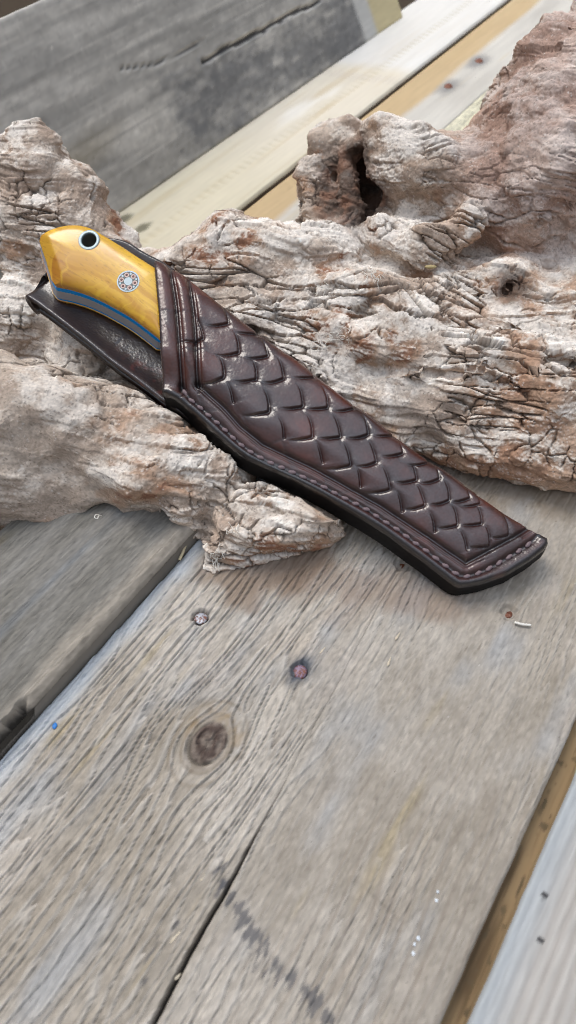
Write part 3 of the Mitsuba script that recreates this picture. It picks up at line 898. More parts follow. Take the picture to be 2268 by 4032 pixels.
# stitches: one bead each, lying along the groove
path = smooth_path(stitchS, 400)
arc = np.concatenate([[0], np.cumsum(np.linalg.norm(np.diff(path, axis=0), axis=1))])
pitch = 0.0055
nst = int((arc[-1] - 0.004) / pitch)
sph = trimesh.creation.icosphere(2)
rngs = np.random.default_rng(8)
bead_h = body_top(path, np.zeros(len(path)))
for k in range(nst):
    s = 0.004 + k * pitch
    c = np.array([np.interp(s, arc, path[:, i]) for i in (0, 1)])
    c2 = np.array([np.interp(s + 0.001, arc, path[:, i]) for i in (0, 1)])
    t = (c2 - c) / np.linalg.norm(c2 - c)
    ang = math.atan2(t[1], t[0]) + math.radians(10) + rngs.normal(0, 0.07)
    R2 = np.array([[math.cos(ang), -math.sin(ang)], [math.sin(ang), math.cos(ang)]])
    v = np.array(sph.vertices)
    v = v * [0.0019 * rngs.uniform(0.9, 1.05), 0.00095, 0.0009]
    v[:, 1] += 0.00008 * np.sin(v[:, 0] / 0.00035)
    h = np.interp(s, arc, bead_h) + 0.00035 + rngs.normal(0, 0.00005)
    w = world(c + v[:, :2] @ R2.T, h + v[:, 2])
    put('leather_sheath__stitch' + (f'_{k:03d}' if k else ''), (w, np.array(sph.faces)), 'm_stitch', True)
labels['leather_sheath'] = {'label': 'dark brown leather knife sheath carved with dragon scales lying on the driftwood', 'category': 'sheath'}

# belt loop: the back leather runs on under the handle, folds round and comes back below
LOOP_N = -0.0150
lo_px = [(102, 1183), (150, 1215), (203, 1255), (313, 1340), (438, 1442), (548, 1522), (634, 1590)]
up_px = [(180, 1085), (260, 1000), (360, 950), (446, 950), (509, 966), (563, 1000), (640, 1040)]
lo_e, up_e = smooth_path(stl(lo_px, LOOP_N), 120), smooth_path(stl(up_px, LOOP_N + 0.004), 120)
x_end = lo_e[0, 0]
TH, RB = 0.0030, 0.0042
xs = np.concatenate([np.linspace(0.016, x_end + 0.004, 150)])
m_ = 24
rows = []
lo_f = lambda x: np.interp(x, lo_e[:, 0], lo_e[:, 1])
up_f = lambda x: np.interp(x, up_e[:, 0], up_e[:, 1])
s_in = mouthS[:, 0].max() + 0.02
cen = []
for x in np.linspace(s_in, x_end + RB, 140): cen.append((x, 0.0, 0))
for g in np.linspace(0, np.pi, 30)[1:-1]: cen.append((x_end + RB - RB * math.sin(g), -RB * (1 - math.cos(g)), 1))
for x in np.linspace(x_end + RB, mouthS[:, 0].max() + 0.02, 140): cen.append((x, -2 * RB, 2))
cen = np.array(cen)
tan = np.gradient(cen[:, :2], axis=0)
tan /= np.linalg.norm(tan, axis=1, keepdims=True)
nrm = np.stack([-tan[:, 1], tan[:, 0]], 1)     # outward of the fold (up on the upper layer)
if nrm[0, 1] < 0: nrm = -nrm
vv = np.linspace(0, 1, 60)
top_s, bot_s = [], []
for (x, n, kind), nn in zip(cen, nrm):
    l, u = lo_f(max(x, x_end + 0.0005)), up_f(max(x, x_end + 0.0005))
    if kind == 2: l, u = l + 0.0015, u - 0.006
    fi = np.argsort(foldS[:, 0])
    if x > foldS[:, 0].min() + 0.006: u = min(u, np.interp(x, foldS[fi, 0], foldS[fi, 1]) - 0.007)
    t = l + (u - l) * vv
    w = u - l
    dish = 0.0022 * ((vv - 0.5) * 2) ** 2 + 0.0025 * np.exp(-(vv * w / 0.006) ** 2) + 0.004 * np.exp(-((1 - vv) * w / 0.008) ** 2)
    if kind == 2: dish = -0.3 * dish
    if kind == 1: dish = dish * np.interp(n, [-2 * RB, 0], [-0.3, 1])
    ed = np.minimum(vv, 1 - vv) * w
    th = TH * np.sqrt(np.clip(1 - (1 - np.clip(ed / 0.0015, 0, 1)) ** 2, 0.02, 1))
    for lst, sgn in ((top_s, 0.5), (bot_s, -0.5)):
        lst.append(np.stack([x + nn[0] * sgn * th, t, LOOP_N + n + dish + nn[1] * sgn * th], 1))
top_s, bot_s = np.array(top_s), np.array(bot_s)
ring = np.concatenate([top_s, bot_s[:, ::-1]], 1)
q = ring.reshape(-1, 3)
q[:, 2] += 0.00015 * n2(q[:, 0] * 200, q[:, 1] * 200, 12, 3)
loopV = world(q[:, :2], q[:, 2])
loopF = grid_faces(ring.shape[0], ring.shape[1], True)
nzl = n2(q[:, 0] * 60, q[:, 1] * 60, 13, 4)
cl = lerp((0.013, 0.008, 0.008), (0.026, 0.012, 0.011), sst(-0.4, 0.5, nzl))
cl = lerp(cl, (0.10, 0.02, 0.015), 0.8 * sst(0.03, 0.005, np.hypot(q[:, 0] - st(590, 1500, LOOP_N)[0], (q[:, 1] - st(590, 1500, LOOP_N)[1]) * 1.3)) * sst(0.1, 0.5, n2(q[:, 0] * 300, q[:, 1] * 300, 14, 3)))
flesh = sst(0.35, 0.8, n2(q[:, 0] * 900, q[:, 1] * 900, 15, 2))
cl = lerp(cl, (0.06, 0.035, 0.028), 0.5 * flesh * (q[:, 2] > LOOP_N - 0.001))
if trimesh.Trimesh(loopV, loopF, process=False).volume < 0: loopF = loopF[:, ::-1]
put('leather_sheath__belt_loop', (loopV, loopF), 'm_leather', True, cl)

# ------------------------------------------------------------------ the knife
FRAME = 'knife'
HT = 0.0065      # top of the handle above the sheath plane
hand_px = [(152, 947), (160, 932), (175, 920), (204, 905), (245, 893), (286, 888), (324, 891), (365, 904), (398, 923), (444, 950), (493, 983), (539, 1012), (576, 1036), (612, 1060), (628, 1075), (645, 1140), (652, 1280), (652, 1330), (645, 1342), (630, 1333), (576, 1290), (514, 1244), (452, 1207), (390, 1174), (328, 1147), (266, 1128), (212, 1117), (200, 1100), (180, 1030), (158, 965)]
hS = stl(hand_px, HT - 0.0036, 'knife')
handle = resample(np.vstack([smooth_path(hS[:19], 120), smooth_path(hS[18:26], 60), hS[25:]]), 0.0007)
HT0 = float(KP @ HE2)
HS0 = float((KP + (hS[:, 0].min()) * KE1) @ np.array(HE1))
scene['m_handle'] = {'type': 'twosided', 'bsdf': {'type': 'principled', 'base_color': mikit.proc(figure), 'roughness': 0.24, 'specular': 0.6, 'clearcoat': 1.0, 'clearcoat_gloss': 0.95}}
TS, TLn, TTg = 0.0075, 0.0019, 0.0046
ringc, pinc = st(350, 945, HT, 'knife'), st(505, 1108, HT, 'knife')
RING_R, RING_I = 0.0053, 0.0038
endA, endB = st(152, 947, HT - 0.0036, 'knife'), st(212, 1117, HT - 0.0036, 'knife')
en2 = np.array([(endB - endA)[1], -(endB - endA)[0]]); en2 /= np.linalg.norm(en2)
if en2 @ (ringc - endA) < 0: en2 = -en2


def handle_top(P, d):
    r = 0.0065
    q = np.clip(d / r, 0, 1)
    z = HT - 0.0030 * (1 - np.sqrt(1 - (1 - q) ** 2 * 0.96))
    z -= 0.0010 * (1 - np.clip(d / 0.014, 0, 1)) ** 2
    # flat bevel at the butt
    de = (P - endA) @ en2
    bev = HT - 0.0046 * (1 - np.clip(de / 0.0062, 0, 1))
    return np.minimum(z, np.minimum(bev, HT))


def ringhole(P, d):
    return handle_top(P, d)


rimh = handle_top(handle, np.zeros(len(handle)))
z0 = HT - TS
V, F, P, D, Z, FL = slab(handle, handle_top, [(0.0, rimh + (z0 - rimh) * q) for q in (0.33, 0.66, 1.0)], 0.0008, [0.0003, 0.0007, 0.0012, 0.002], False)
# cut the lanyard hole through the scale's top
cF = FL[F].mean(1)
F = F[~((np.hypot(cF[:, 0] - ringc[0], cF[:, 1] - ringc[1]) < RING_I + 0.0006))]
put('knife__handle_scale', (V, F), 'm_handle', 35)
zz = z0
for key, th, mm, i0, i1 in (('liner', TLn, 'm_liner', 0.0002, 0.0010), ('tang', TTg, 'm_steel', 0.0010, 0.0030), ('liner_001', 0.0011, 'm_liner', 0.0030, 0.0033), ('handle_scale_001', 0.0046, 'm_handle', 0.0036, 0.0036)):
    hh = zz - 0.00001
    far = sst(0.0, 0.006, np.max(hS[:, 0]) - handle[:, 0])     # the layers stay inside the sheath's mouth
    e0, e1_ = i0 * far, i1 * far
    if key == 'handle_scale_001':
        wl = [(0.0, hh - 0.0015), (0.0006, hh - 0.0026), (0.002, hh - 0.0038), (0.0045, hh - 0.0046)]
    else:
        wl = [(-(e1_ - e0), hh - th)]
    V, F, P, D, Z, FL = slab(handle + out_normals(handle) * e0[:, None], lambda p, d, hh=hh: np.full(len(p), hh), wl, 0.003, [], False)
    cF = FL[F].mean(1)
    F = F[~(np.hypot(cF[:, 0] - ringc[0], cF[:, 1] - ringc[1]) < RING_I + 0.0022)]
    put('knife__' + key, (V, F), mm, 30)
    zz -= th
tang_z = z0 - TLn


def disc(center, prof, n=48, base=0.0):
    """revolved profile [(r, h)...] about the sheath normal at a plan point"""
    g = np.arange(n) * 2 * np.pi / n
    v = np.concatenate([np.column_stack([center[0] + r * np.cos(g), center[1] + r * np.sin(g), np.full(n, base + h)]) for r, h in prof])
    return world(v[:, :2], v[:, 2]), grid_faces(len(prof), n, True)


rh = handle_top(ringc[None], np.array([0.02]))[0]
put('knife__lanyard_tube', disc(ringc, [(RING_R, rh - 0.004), (RING_R, rh + 0.0001), (RING_R - 0.0003, rh + 0.0003), (RING_I + 0.0003, rh + 0.0003), (RING_I, rh + 0.0001), (RING_I, rh - 0.0010)]), 'm_tube', 30)
put('knife__lanyard_tube__bore', disc(ringc, [(RING_I - 0.00002, rh - 0.0010), (RING_I - 0.0002, rh - 0.0175), (0.0001, rh - 0.0176)]), 'm_tube_inside', 30)
labels['knife__lanyard_tube'] = {'label': 'pale metal lanyard tube near the butt of the handle'}
ph = handle_top(pinc[None], np.array([0.02]))[0]
PR = 0.0056
put('knife__mosaic_pin', disc(pinc, [(PR * 0.93, ph - 0.003), (PR * 0.93, ph + 0.00012), (0.00001, ph + 0.00012)]), 'm_pin_dark', 30)
put('knife__mosaic_pin__rim', disc(pinc, [(PR, ph - 0.003), (PR, ph + 0.0002), (PR * 0.89, ph + 0.0002), (PR * 0.89, ph)]), 'm_pin_pale', 30)
put('knife__mosaic_pin__core', disc(pinc, [(PR * 0.37, ph), (PR * 0.37, ph + 0.0002), (0.00001, ph + 0.0002)]), 'm_pin_pale', 30)
kk = 0
for k in range(6):
    g = k * np.pi / 3 + 0.35
    c = pinc + PR * 0.62 * np.array([math.cos(g), math.sin(g)])
    sfx = f'_{k:03d}' if k else ''
    put('knife__mosaic_pin__tube' + sfx, disc(c, [(PR * 0.215, ph), (PR * 0.215, ph + 0.0002), (PR * 0.12, ph + 0.0002), (PR * 0.12, ph + 0.00005)], 20), 'm_pin_copper', 30)
    put('knife__mosaic_pin__red_rod' + sfx, disc(c, [(PR * 0.12, ph + 0.00013), (0.00001, ph + 0.00016)], 16), 'm_pin_red', 30)
    g += np.pi / 6
    for rr in (0.73,):
        c = pinc + PR * rr * np.array([math.cos(g), math.sin(g)])
        put('knife__mosaic_pin__wire' + sfx, disc(c, [(PR * 0.1, ph), (PR * 0.1, ph + 0.00019), (0.00001, ph + 0.00019)], 14), 'm_pin_pale', 30)
labels['knife'] = {'label': 'knife with glossy yellow wooden handle and blue liners pushed into the leather sheath', 'category': 'knife'}
labels['knife__mosaic_pin'] = {'label': 'round mosaic pin with a ring of small tubes'}

# ------------------------------------------------------------------ the driftwood
CAPS = [  # pixel positions in the 1449-wide photograph, heights and radii in camera heights
    ((-20, 1115, .06), (170, 1135, .045), .155, .135), ((170, 1135, .035), (330, 1180, .025), .12, .10), ((300, 1165, .04), (480, 1215, .035), .115, .095), ((20, 830, .07), (200, 850, .03), .10, .085),
    ((450, 1050, .03), (900, 1060, .04), .085, .115), ((230, 700, .10), (250, 1000, .03), .10, .09),
    ((330, 770, .12), (760, 705, .13), .10, .115), ((700, 850, .09), (1000, 900, .09), .13, .13),
    ((80, 400, .27), (130, 540, .20), .075, .095), ((90, 600, .18), (230, 660, .13), .085, .09), ((150, 500, .22), (200, 600, .16), .05, .06),
    ((842, 368, .25), (965, 360, .25), .050, .050), ((1000, 470, .22), (1200, 480, .24), .115, .095), ((800, 345, .25), (850, 380, .24), .025, .04),
    ((800, 420, .21), (800, 610, .14), .022, .045), ((880, 470, .17), (890, 680, .11), .03, .05), ((900, 480, .15), (960, 560, .15), .05, .06), ((955, 590, .225), (1060, 612, .225), .034, .036), ((1060, 612, .225), (1200, 572, .245), .036, .036),
    ((1370, 420, .30), (1470, 130, .42), .115, .085), ((1440, 170, .40), (1520, 20, .46), .07, .06), ((1200, 470, .24), (1390, 440, .29), .09, .10), ((1255, 330, .31), (1290, 240, .33), .045, .05), ((1330, 150, .40), (1380, 90, .43), .04, .045), ((1430, 560, .2), (1330, 560, .22), .06, .06),
    ((1000, 815, .11), (1500, 785, .12), .10, .12), ((1050, 960, .08), (1500, 1000, .08), .115, .125),
    ((1150, 1090, .05), (1400, 1130, .045), .065, .07), ((1380, 1150, .04), (1500, 1120, .05), .055, .08), ((800, 700, .12), (1000, 710, .12), .10, .10), ((1080, 640, .13), (1300, 630, .14), .07, .07),
    ]
CARVES = [  # hollows: pixel, height, radius
    ((918, 425, .26), (905, 590, .20), .036, .026), ((834, 500, .215), (833, 585, .18), .011, .010), ((850, 418, .255), (945, 410, .262), .018, .024), ((928, 430, .22), (906, 580, .165), .038, .030),
    ((1292, 716, .28), (1290, 716, .20), .009, .009), ((765, 800, .215), (760, 830, .20), .02, .02),
    ((925, 650, .205), (1060, 668, .200), .020, .020), ((1060, 668, .200), (1190, 640, .215), .017, .017), ((1190, 640, .215), (1335, 612, .225), .024, .016),
    ((960, 775, .195), (1449, 870, .17), .010, .012), ((1375, 905, .175), (1449, 912, .17), .02, .02), ((880, 905, .165), (1449, 985, .155), .008, .008),
    ((262, 1290, .07), (265, 1320, .02), .022, .03), ((404, 1240, .10), (410, 1330, .03), .008, .012), ((530, 1225, .095), (524, 1345, .05), .006, .008),
]


HULLS = [  # angular broken chunks
    ((784, 338, .262), (800, 308, .268), (880, 300, .272), (962, 292, .272), (975, 372, .255), (900, 385, .252), (798, 392, .250), (785, 372, .255), (850, 340, .20), (960, 340, .20)),
    ((552, 1205, .09), (700, 1205, .095), (815, 1262, .085), (872, 1308, .07), (535, 1330, .078), (700, 1345, .078), (505, 1432, .004), (520, 1452, .0), (610, 1448, .0), (800, 1400, .0), (885, 1352, .018), (860, 1290, .0), (560, 1230, .0)),
    ((432, 1268, .072), (515, 1258, .078), (528, 1340, .03), (522, 1352, .0), (428, 1362, .0), (416, 1322, .03), (470, 1300, .07), (470, 1200, .0)),
    ((1120, 1120, .09), (1449, 1080, .095), (1449, 1205, .02), (1400, 1243, .004), (1290, 1222, .012), (1150, 1200, .012), (1200, 1060, .0), (1500, 1060, .0), (1500, 1200, .0)),
]
POST = [((862, 415, .24), (872, 660, .17), .020, .030), ((900, 500, .19), (888, 640, .165), .008, .02), ((800, 430, .235), (806, 640, .16), .02, .035)]   # the splinter of rotten heartwood left standing in the hollow


def smin(a, b, k):
    h = np.clip(0.5 + 0.5 * (b - a) / k, 0, 1)
    return b * (1 - h) + a * h - k * h * (1 - h)


def capsule(P, a, b, ra, rb):
    d = b - a
    t = np.clip(((P - a) @ d) / (d @ d + 1e-12), 0, 1)
    return np.linalg.norm(P - a - t[..., None] * d, axis=-1) - (ra + (rb - ra) * t)


sheath_poly = Polygon(outline).buffer(0.004)
loop_poly = Polygon(np.vstack([lo_e, up_e[::-1]])).buffer(0.004)
FRAME = 'knife'
hand_rel = world(handle, np.full(len(handle), -0.008)) - SP
FRAME = 'sheath'
hand_poly = Polygon(np.stack([hand_rel @ SE1, hand_rel @ SE2], 1)).buffer(0.004)
h0 = 0.0027
lo3, hi3 = np.array([-0.27, 0.10, -0.012]), np.array([0.30, 0.56, 0.175])
nn3 = ((hi3 - lo3) / h0).astype(int)
ax = [lo3[k] + h0 * np.arange(nn3[k]) for k in range(3)]
G = np.stack(np.meshgrid(*ax, indexing='ij'), -1)
W = G + 0.010 * (np.stack([fbm(G, 28, 2, s) for s in (1, 2, 3)], -1) * 2) + 0.004 * (np.stack([fbm(G, 85, 2, s) for s in (4, 5, 6)], -1) * 2)
sd = None
for a, b, ra, rb in CAPS:
    c = capsule(W, a1(*a), a1(*b), ra * S, rb * S)
    sd = c if sd is None else smin(sd, c, 0.010)
for pts in HULLS:
    h = trimesh.PointCloud(np.array([a1(*p) for p in pts])).convex_hull
    nrm_, off_ = h.face_normals, np.einsum('ij,ij->i', h.face_normals, h.triangles[:, 0])
    c = np.full(W.shape[:3], -9.0)
    Wh = G + 0.45 * (W - G)
    for n_, o_ in zip(nrm_, off_):
        c = np.maximum(c, Wh @ n_ - o_)
    sd = smin(sd, c + 0.0005, 0.003)
for a, b, ra, rb in CARVES:
    c = capsule(W, a1(*a), a1(*b), ra * S, rb * S)
    sd = -smin(-sd, c, 0.004)
for a, b, ra, rb in POST:
    sd = smin(sd, capsule(W, a1(*a), a1(*b), ra * S, rb * S), 0.003)
# nothing grows into the sheath, the loop or the handle that rest on it
rel = G - SP
ps, pt, pn = rel @ SE1, rel @ SE2, rel @ SN
shp = ps.shape
for poly, nlow in ((sheath_poly, -BASE_T - 0.0012), (loop_poly, LOOP_N - 2 * RB - TH / 2 - 0.0022), (hand_poly, LOOP_N - 2 * RB - TH / 2 - 0.0022)):
    near = (ps > poly.bounds[0] - .01) & (ps < poly.bounds[2] + .01) & (pt > poly.bounds[1] - .01) & (pt < poly.bounds[3] + .01) & (pn > nlow - 0.02)
    pts = shapely.points(ps[near], pt[near])
    dd = shapely.distance(pts, poly) - shapely.distance(pts, poly.exterior) * shapely.contains(poly, pts)
    keepout = np.maximum(dd, nlow - pn[near])          # inside the forbidden column: negative
    sd[near] = np.maximum(sd[near], -keepout)
sd = np.maximum(sd, 0.0002 - G[..., 2])


def surface_nets(vol, org, h):
    s = vol < 0
    nx, ny, nz_ = vol.shape
    cnt = np.zeros((nx - 1, ny - 1, nz_ - 1)); acc = np.zeros((nx - 1, ny - 1, nz_ - 1, 3))
    for axis in range(3):
        for i in (0, 1):
            for j in (0, 1):
                o0 = [0, 0, 0]; others = [k for k in range(3) if k != axis]
                o0[others[0]], o0[others[1]] = i, j
                o1 = list(o0); o1[axis] = 1
                A = vol[o0[0]:nx - 1 + o0[0], o0[1]:ny - 1 + o0[1], o0[2]:nz_ - 1 + o0[2]]
                B = vol[o1[0]:nx - 1 + o1[0], o1[1]:ny - 1 + o1[1], o1[2]:nz_ - 1 + o1[2]]
                m = (A < 0) != (B < 0)
                t = np.where(m, A / np.where(m, A - B, 1), 0)
                cnt += m
                for k in range(3):
                    acc[..., k] += np.where(m, t if k == axis else o0[k], 0)
    act = cnt > 0
    idx = np.full(cnt.shape, -1); idx[act] = np.arange(act.sum())
    cell = np.stack(np.nonzero(act), 1)
    v = org + h * (cell + acc[act] / cnt[act][:, None])
    faces = []
    for axis in range(3):
        u, w = [(1, 2), (2, 0), (0, 1)][axis]
        sl0, sl1 = [slice(1, -1)] * 3, [slice(1, -1)] * 3
        sl0[axis], sl1[axis] = slice(0, -1), slice(1, None)
        a_, b_ = s[tuple(sl0)], s[tuple(sl1)]
        for flip in (False, True):
            m = (a_ & ~b_) if not flip else (~a_ & b_)
            c = np.stack(np.nonzero(m), 1)
            c = c + np.array([0 if k == axis else 1 for k in range(3)])
            q = []
            for du, dw in ((-1, -1), (0, -1), (0, 0), (-1, 0)):
                cc = c.copy(); cc[:, u] += du; cc[:, w] += dw
                q.append(idx[cc[:, 0], cc[:, 1], cc[:, 2]])
            q = np.stack(q, 1)
            if flip: q = q[:, ::-1]
            faces.append(q)
    q = np.vstack(faces)
    q = q[(q >= 0).all(1)]
    return v, np.vstack([q[:, [0, 1, 2]], q[:, [0, 2, 3]]])


dv, df_ = surface_nets(sd, lo3, h0)
comp = trimesh.graph.connected_component_labels(trimesh.Trimesh(dv, df_, process=False).edges, node_count=len(dv))
big = np.bincount(comp).argmax()
keep = comp == big
remap = np.cumsum(keep) - 1
df_ = remap[df_[keep[df_].all(1)]]
dv = dv[keep]
dv = laplace(dv, df_, 2)
dv, df_ = subdivide(dv, df_)
dv = laplace(dv, df_, 1)
dv, df_ = subdivide(dv, df_)
dv = laplace(dv, df_, 1)
P = dv.copy()
N = vnormals(dv, df_)

# grain: mostly along x, bending
wp = P + 0.024 * np.stack([fbm(P, 18, 2, s) for s in (21, 22, 23)], -1)
gz = wp[:, 2] + 0.75 * wp[:, 1] + 0.25 * wp[:, 0]
gx = wp[:, 0] * 0.9 - 0.2 * wp[:, 1]
strata = meshkit.fbm(np.stack([gx * 14, gz * 95, wp[:, 1] * 20], 1), 3, 31) * 8
terr = (np.floor(strata) + sst(0.62, 0.98, strata % 1)) / 8
strat2 = meshkit.fbm(np.stack([gx * 40, gz * 330, wp[:, 1] * 60], 1), 2, 38) * 5
terr2 = (np.floor(strat2) + sst(0.5, 0.95, strat2 % 1)) / 5
fine = meshkit.fbm(np.stack([gx * 70, gz * 900, wp[:, 1] * 90], 1), 2, 32) - 0.5
lump = fbm(P, 55, 3, 33)
mid = fbm(P, 170, 3, 34)
small = fbm(P, 520, 2, 35)
tiny = fbm(P, 1300, 1, 39)
rough = sst(-0.05, 0.10, fbm(P, 17, 2, 36))           # where the surface is broken and crumbly
lumpA = sst(0.02, -0.005, np.minimum.reduce([capsule(P, a1(*c[0]), a1(*c[1]), c[2] * S, c[3] * S) for c in CAPS[:2]]))
branch = sst(0.02, -0.005, np.minimum.reduce([capsule(P, a1(*c[0]), a1(*c[1]), c[2] * S, c[3] * S) for c in CAPS if c[0] in ((1370, 420, .30), (1440, 170, .40), (1000, 470, .22), (842, 368, .25))]))
cav = sst(0.022, 0.006, np.minimum.reduce([capsule(P, a1(*c[0]), a1(*c[1]), c[2] * S, c[3] * S) for c in CARVES[:4]]))
calm = np.maximum(lumpA, 0.6 * branch) * (1 - cav)
rough = np.maximum(rough * (1 - 0.75 * calm), 1.4 * cav)
lay = sst(-0.02, 0.10, fbm(P, 13, 2, 37) + 0.05)
disp = 0.0095 * (terr - 0.5) * lay + 0.0004 * (terr2 - 0.5) * lay + 0.0050 * lump + 0.006 * fbm(P, 30, 2, 64) + (0.0008 + 0.0018 * rough) * mid + (0.0003 + 0.0010 * rough) * small + (0.0001 + 0.0004 * rough) * tiny
# shrinkage cracks in the dusty crust
rng = np.random.default_rng(5)
cmask = sst(-0.05, 0.03, fbm(P, 24, 2, 44)) * sst(-0.03, 0.05, fbm(P, 75, 2, 65))


def cells(scale, warp, n, w, seed):
    q = (P + warp * 2 * np.stack([fbm(P, 260, 2, s) for s in (seed, seed + 1, seed + 2)], -1)) * scale
    b = np.random.default_rng(seed).uniform(q.min(0), q.max(0), (n, 3))
    d, _ = cKDTree(b).query(q, k=2)
    return np.clip(1 - (d[:, 1] - d[:, 0]) / w, 0, 1)


crack = cells(np.array([1.0, 0.75, 0.75]), 0.0016, 13000, 0.00052, 41) * cmask * (1 - 0.8 * branch)
# long splits along the grain
gc = np.stack([gx * 0.55, gz * 2.6, wp[:, 1] * 1.4], 1)
gb = np.random.default_rng(6).uniform(gc.min(0), gc.max(0), (22000, 3))
gd, gi = cKDTree(gb).query(gc + 0.002 * np.stack([small, mid, tiny], 1), k=2)
split = np.clip(1 - (gd[:, 1] - gd[:, 0]) / 0.0015, 0, 1) * sst(0.08, 0.13, fbm(P, 22, 2, 46)) * (1 - 0.85 * branch)
flake = np.random.default_rng(7).uniform(0, 1, len(gb))[gi[:, 0]]
flat = sst(-0.02, 0.06, fbm(P, 20, 2, 62)) * (1 - 0.6 * calm)
disp += 0.0019 * (flake - 0.5) * flat
disp -= 0.0022 * crack + 0.0034 * split
# pits
pit = rng.uniform(lo3, hi3, (1500, 3))
pr = rng.uniform(0.0010, 0.0042, len(pit))
dp, ip = cKDTree(pit).query(P + 0.0012 * np.stack([mid, small, tiny], 1))
pitm = sst(1.0, 0.4, dp / pr[ip]) * sst(0.0, 0.1, fbm(P, 25, 2, 47))
disp -= 0.0025 * pitm
top_b = sst(0.03, 0.0, np.minimum.reduce([capsule(P, a1(*c[0]), a1(*c[1]), c[2] * S, c[3] * S) for c in CAPS if c[0] in ((1370, 420, .30), (1440, 170, .40))]))
disp += top_b * (0.010 * fbm(P, 48, 3, 67) + 0.002 * mid)
edgez = sst(0.0, 0.004, P[:, 2])
relv = P - SP
un = relv @ SN
inn = shapely.contains_xy(sheath_poly.union(loop_poly).union(hand_poly), relv @ SE1, relv @ SE2)
disp = np.where(inn & (un < 0), np.minimum(disp, 0.0002), disp)
dv = P + N * (disp * (0.25 + 0.75 * edgez))[:, None]
dv[:, 2] = np.maximum(dv[:, 2], 0.0004)

# colour: pale dusty crust over grey-brown wood, with red-brown where the crust has come off
N2 = vnormals(dv, df_)
br = fbm(P, 26, 3, 51) + 0.5 * fbm(P, 110, 3, 52) - 0.07 * lumpA
dust = 0.8 * fbm(P, 60, 4, 53) + 0.35 * mid + 0.15 * tiny + 0.17 * (np.clip(N2[:, 2], -0.6, 1) - 0.35) + 0.03 * (terr2 - 0.5)
base = lerp((0.40, 0.315, 0.255), (0.50, 0.425, 0.36), sst(-0.12, 0.12, fbm(P, 45, 3, 54)))
base = lerp(base, (0.42, 0.275, 0.19), 0.85 * sst(0.04, 0.13, br))
base = lerp(base, (0.27, 0.125, 0.075), 0.8 * sst(0.15, 0.21, br))
base = lerp(base, (0.62, 0.555, 0.49), (0.95 - 0.3 * calm) * sst(-0.01, 0.10, dust))
base = lerp(base, (0.76, 0.72, 0.67), 0.75 * sst(0.10, 0.20, dust))
xr = sst(0.03, 0.14, P[:, 0])
base = lerp(base, (0.47, 0.405, 0.34), 0.45 * lumpA)
base = lerp(base, (0.46, 0.305, 0.215), 0.7 * xr * sst(0.12, -0.04, dust))
base = lerp(base, lerp((0.34, 0.235, 0.205), (0.54, 0.44, 0.40), sst(-0.08, 0.10, fbm(P, 40, 3, 63))), 0.7 * top_b)
base = base * (1 + 0.16 * (flake - 0.5) * flat * 2)[:, None]
base = base * np.array([0.93, 0.91, 0.89])
base = base * (1 + 0.25 * fine + 0.35 * tiny + 0.4 * small + 0.28 * (rng.random(len(P)) - 0.5))[:, None]
speck = rng.random(len(P))
base = lerp(base, (0.62, 0.60, 0.56), 0.7 * (speck > 0.985))
base = lerp(base, (0.09, 0.06, 0.045), 0.6 * (speck < 0.02))
base = lerp(base, (0.06, 0.045, 0.036), 0.7 * np.maximum(crack, split))
hol = sst(0.013, 0.001, np.minimum.reduce([capsule(P, a1(*c[0]), a1(*c[1]), c[2] * S, c[3] * S) for c in CARVES[:5]]))  # rotten brown inside the hollows, darkened in colour for the shade there
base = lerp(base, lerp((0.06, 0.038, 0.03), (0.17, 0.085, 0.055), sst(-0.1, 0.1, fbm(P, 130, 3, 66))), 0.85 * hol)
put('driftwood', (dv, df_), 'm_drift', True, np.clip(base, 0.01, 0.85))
labels['driftwood'] = {'label': 'gnarled dusty grey brown driftwood root lying across the planks under the sheath', 'category': 'driftwood'}
dtree = cKDTree(dv)

# ------------------------------------------------------------------ nails
rngn = np.random.default_rng(3)


def nail(key, p, r, z, bright, tiltv=(0, 0), hold='wooden_deck__plank'):
    prof = [(0.45, -3.0), (0.45, -0.5), (0.85, -0.42), (1.0, -0.2), (0.97, -0.03), (0.8, 0.08), (0.45, 0.15), (0.12, 0.17), (0.001, 0.17)]
    g = np.arange(20) * 2 * np.pi / 20
    v = np.concatenate([np.column_stack([rr * r * np.cos(g), rr * r * np.sin(g), np.full(20, h * r)]) for rr, h in prof])
    v[:, :2] *= 1 + 0.12 * n2(v[:, 0] * 900, v[:, 1] * 900, 61, 2)[:, None]
    v[:, 2] += 0.00025 * n2(v[:, 0] * 1500, v[:, 1] * 1500, 62, 2) + v[:, 0] * tiltv[0] + v[:, 1] * tiltv[1]
    w = np.array([*(DD * p[0] + DN * p[1]), z])
    f = grid_faces(len(prof), 20, True)
    c = lerp((0.14, 0.05, 0.025), bright, sst(-0.3, 0.35, n2(v[:, 0] * 1000 + 4, v[:, 1] * 1000, 63, 2)))
    v2, f2 = subdivide(v + w, f)
    c2 = np.vstack([c, lerp((0.16, 0.055, 0.03), bright, sst(-0.3, 0.35, n2((v2 - w)[len(v):, 0] * 1300, (v2 - w)[len(v):, 1] * 1300, 64, 2)))])
    put(key, (v2, f2), 'm_nail', True, c2)


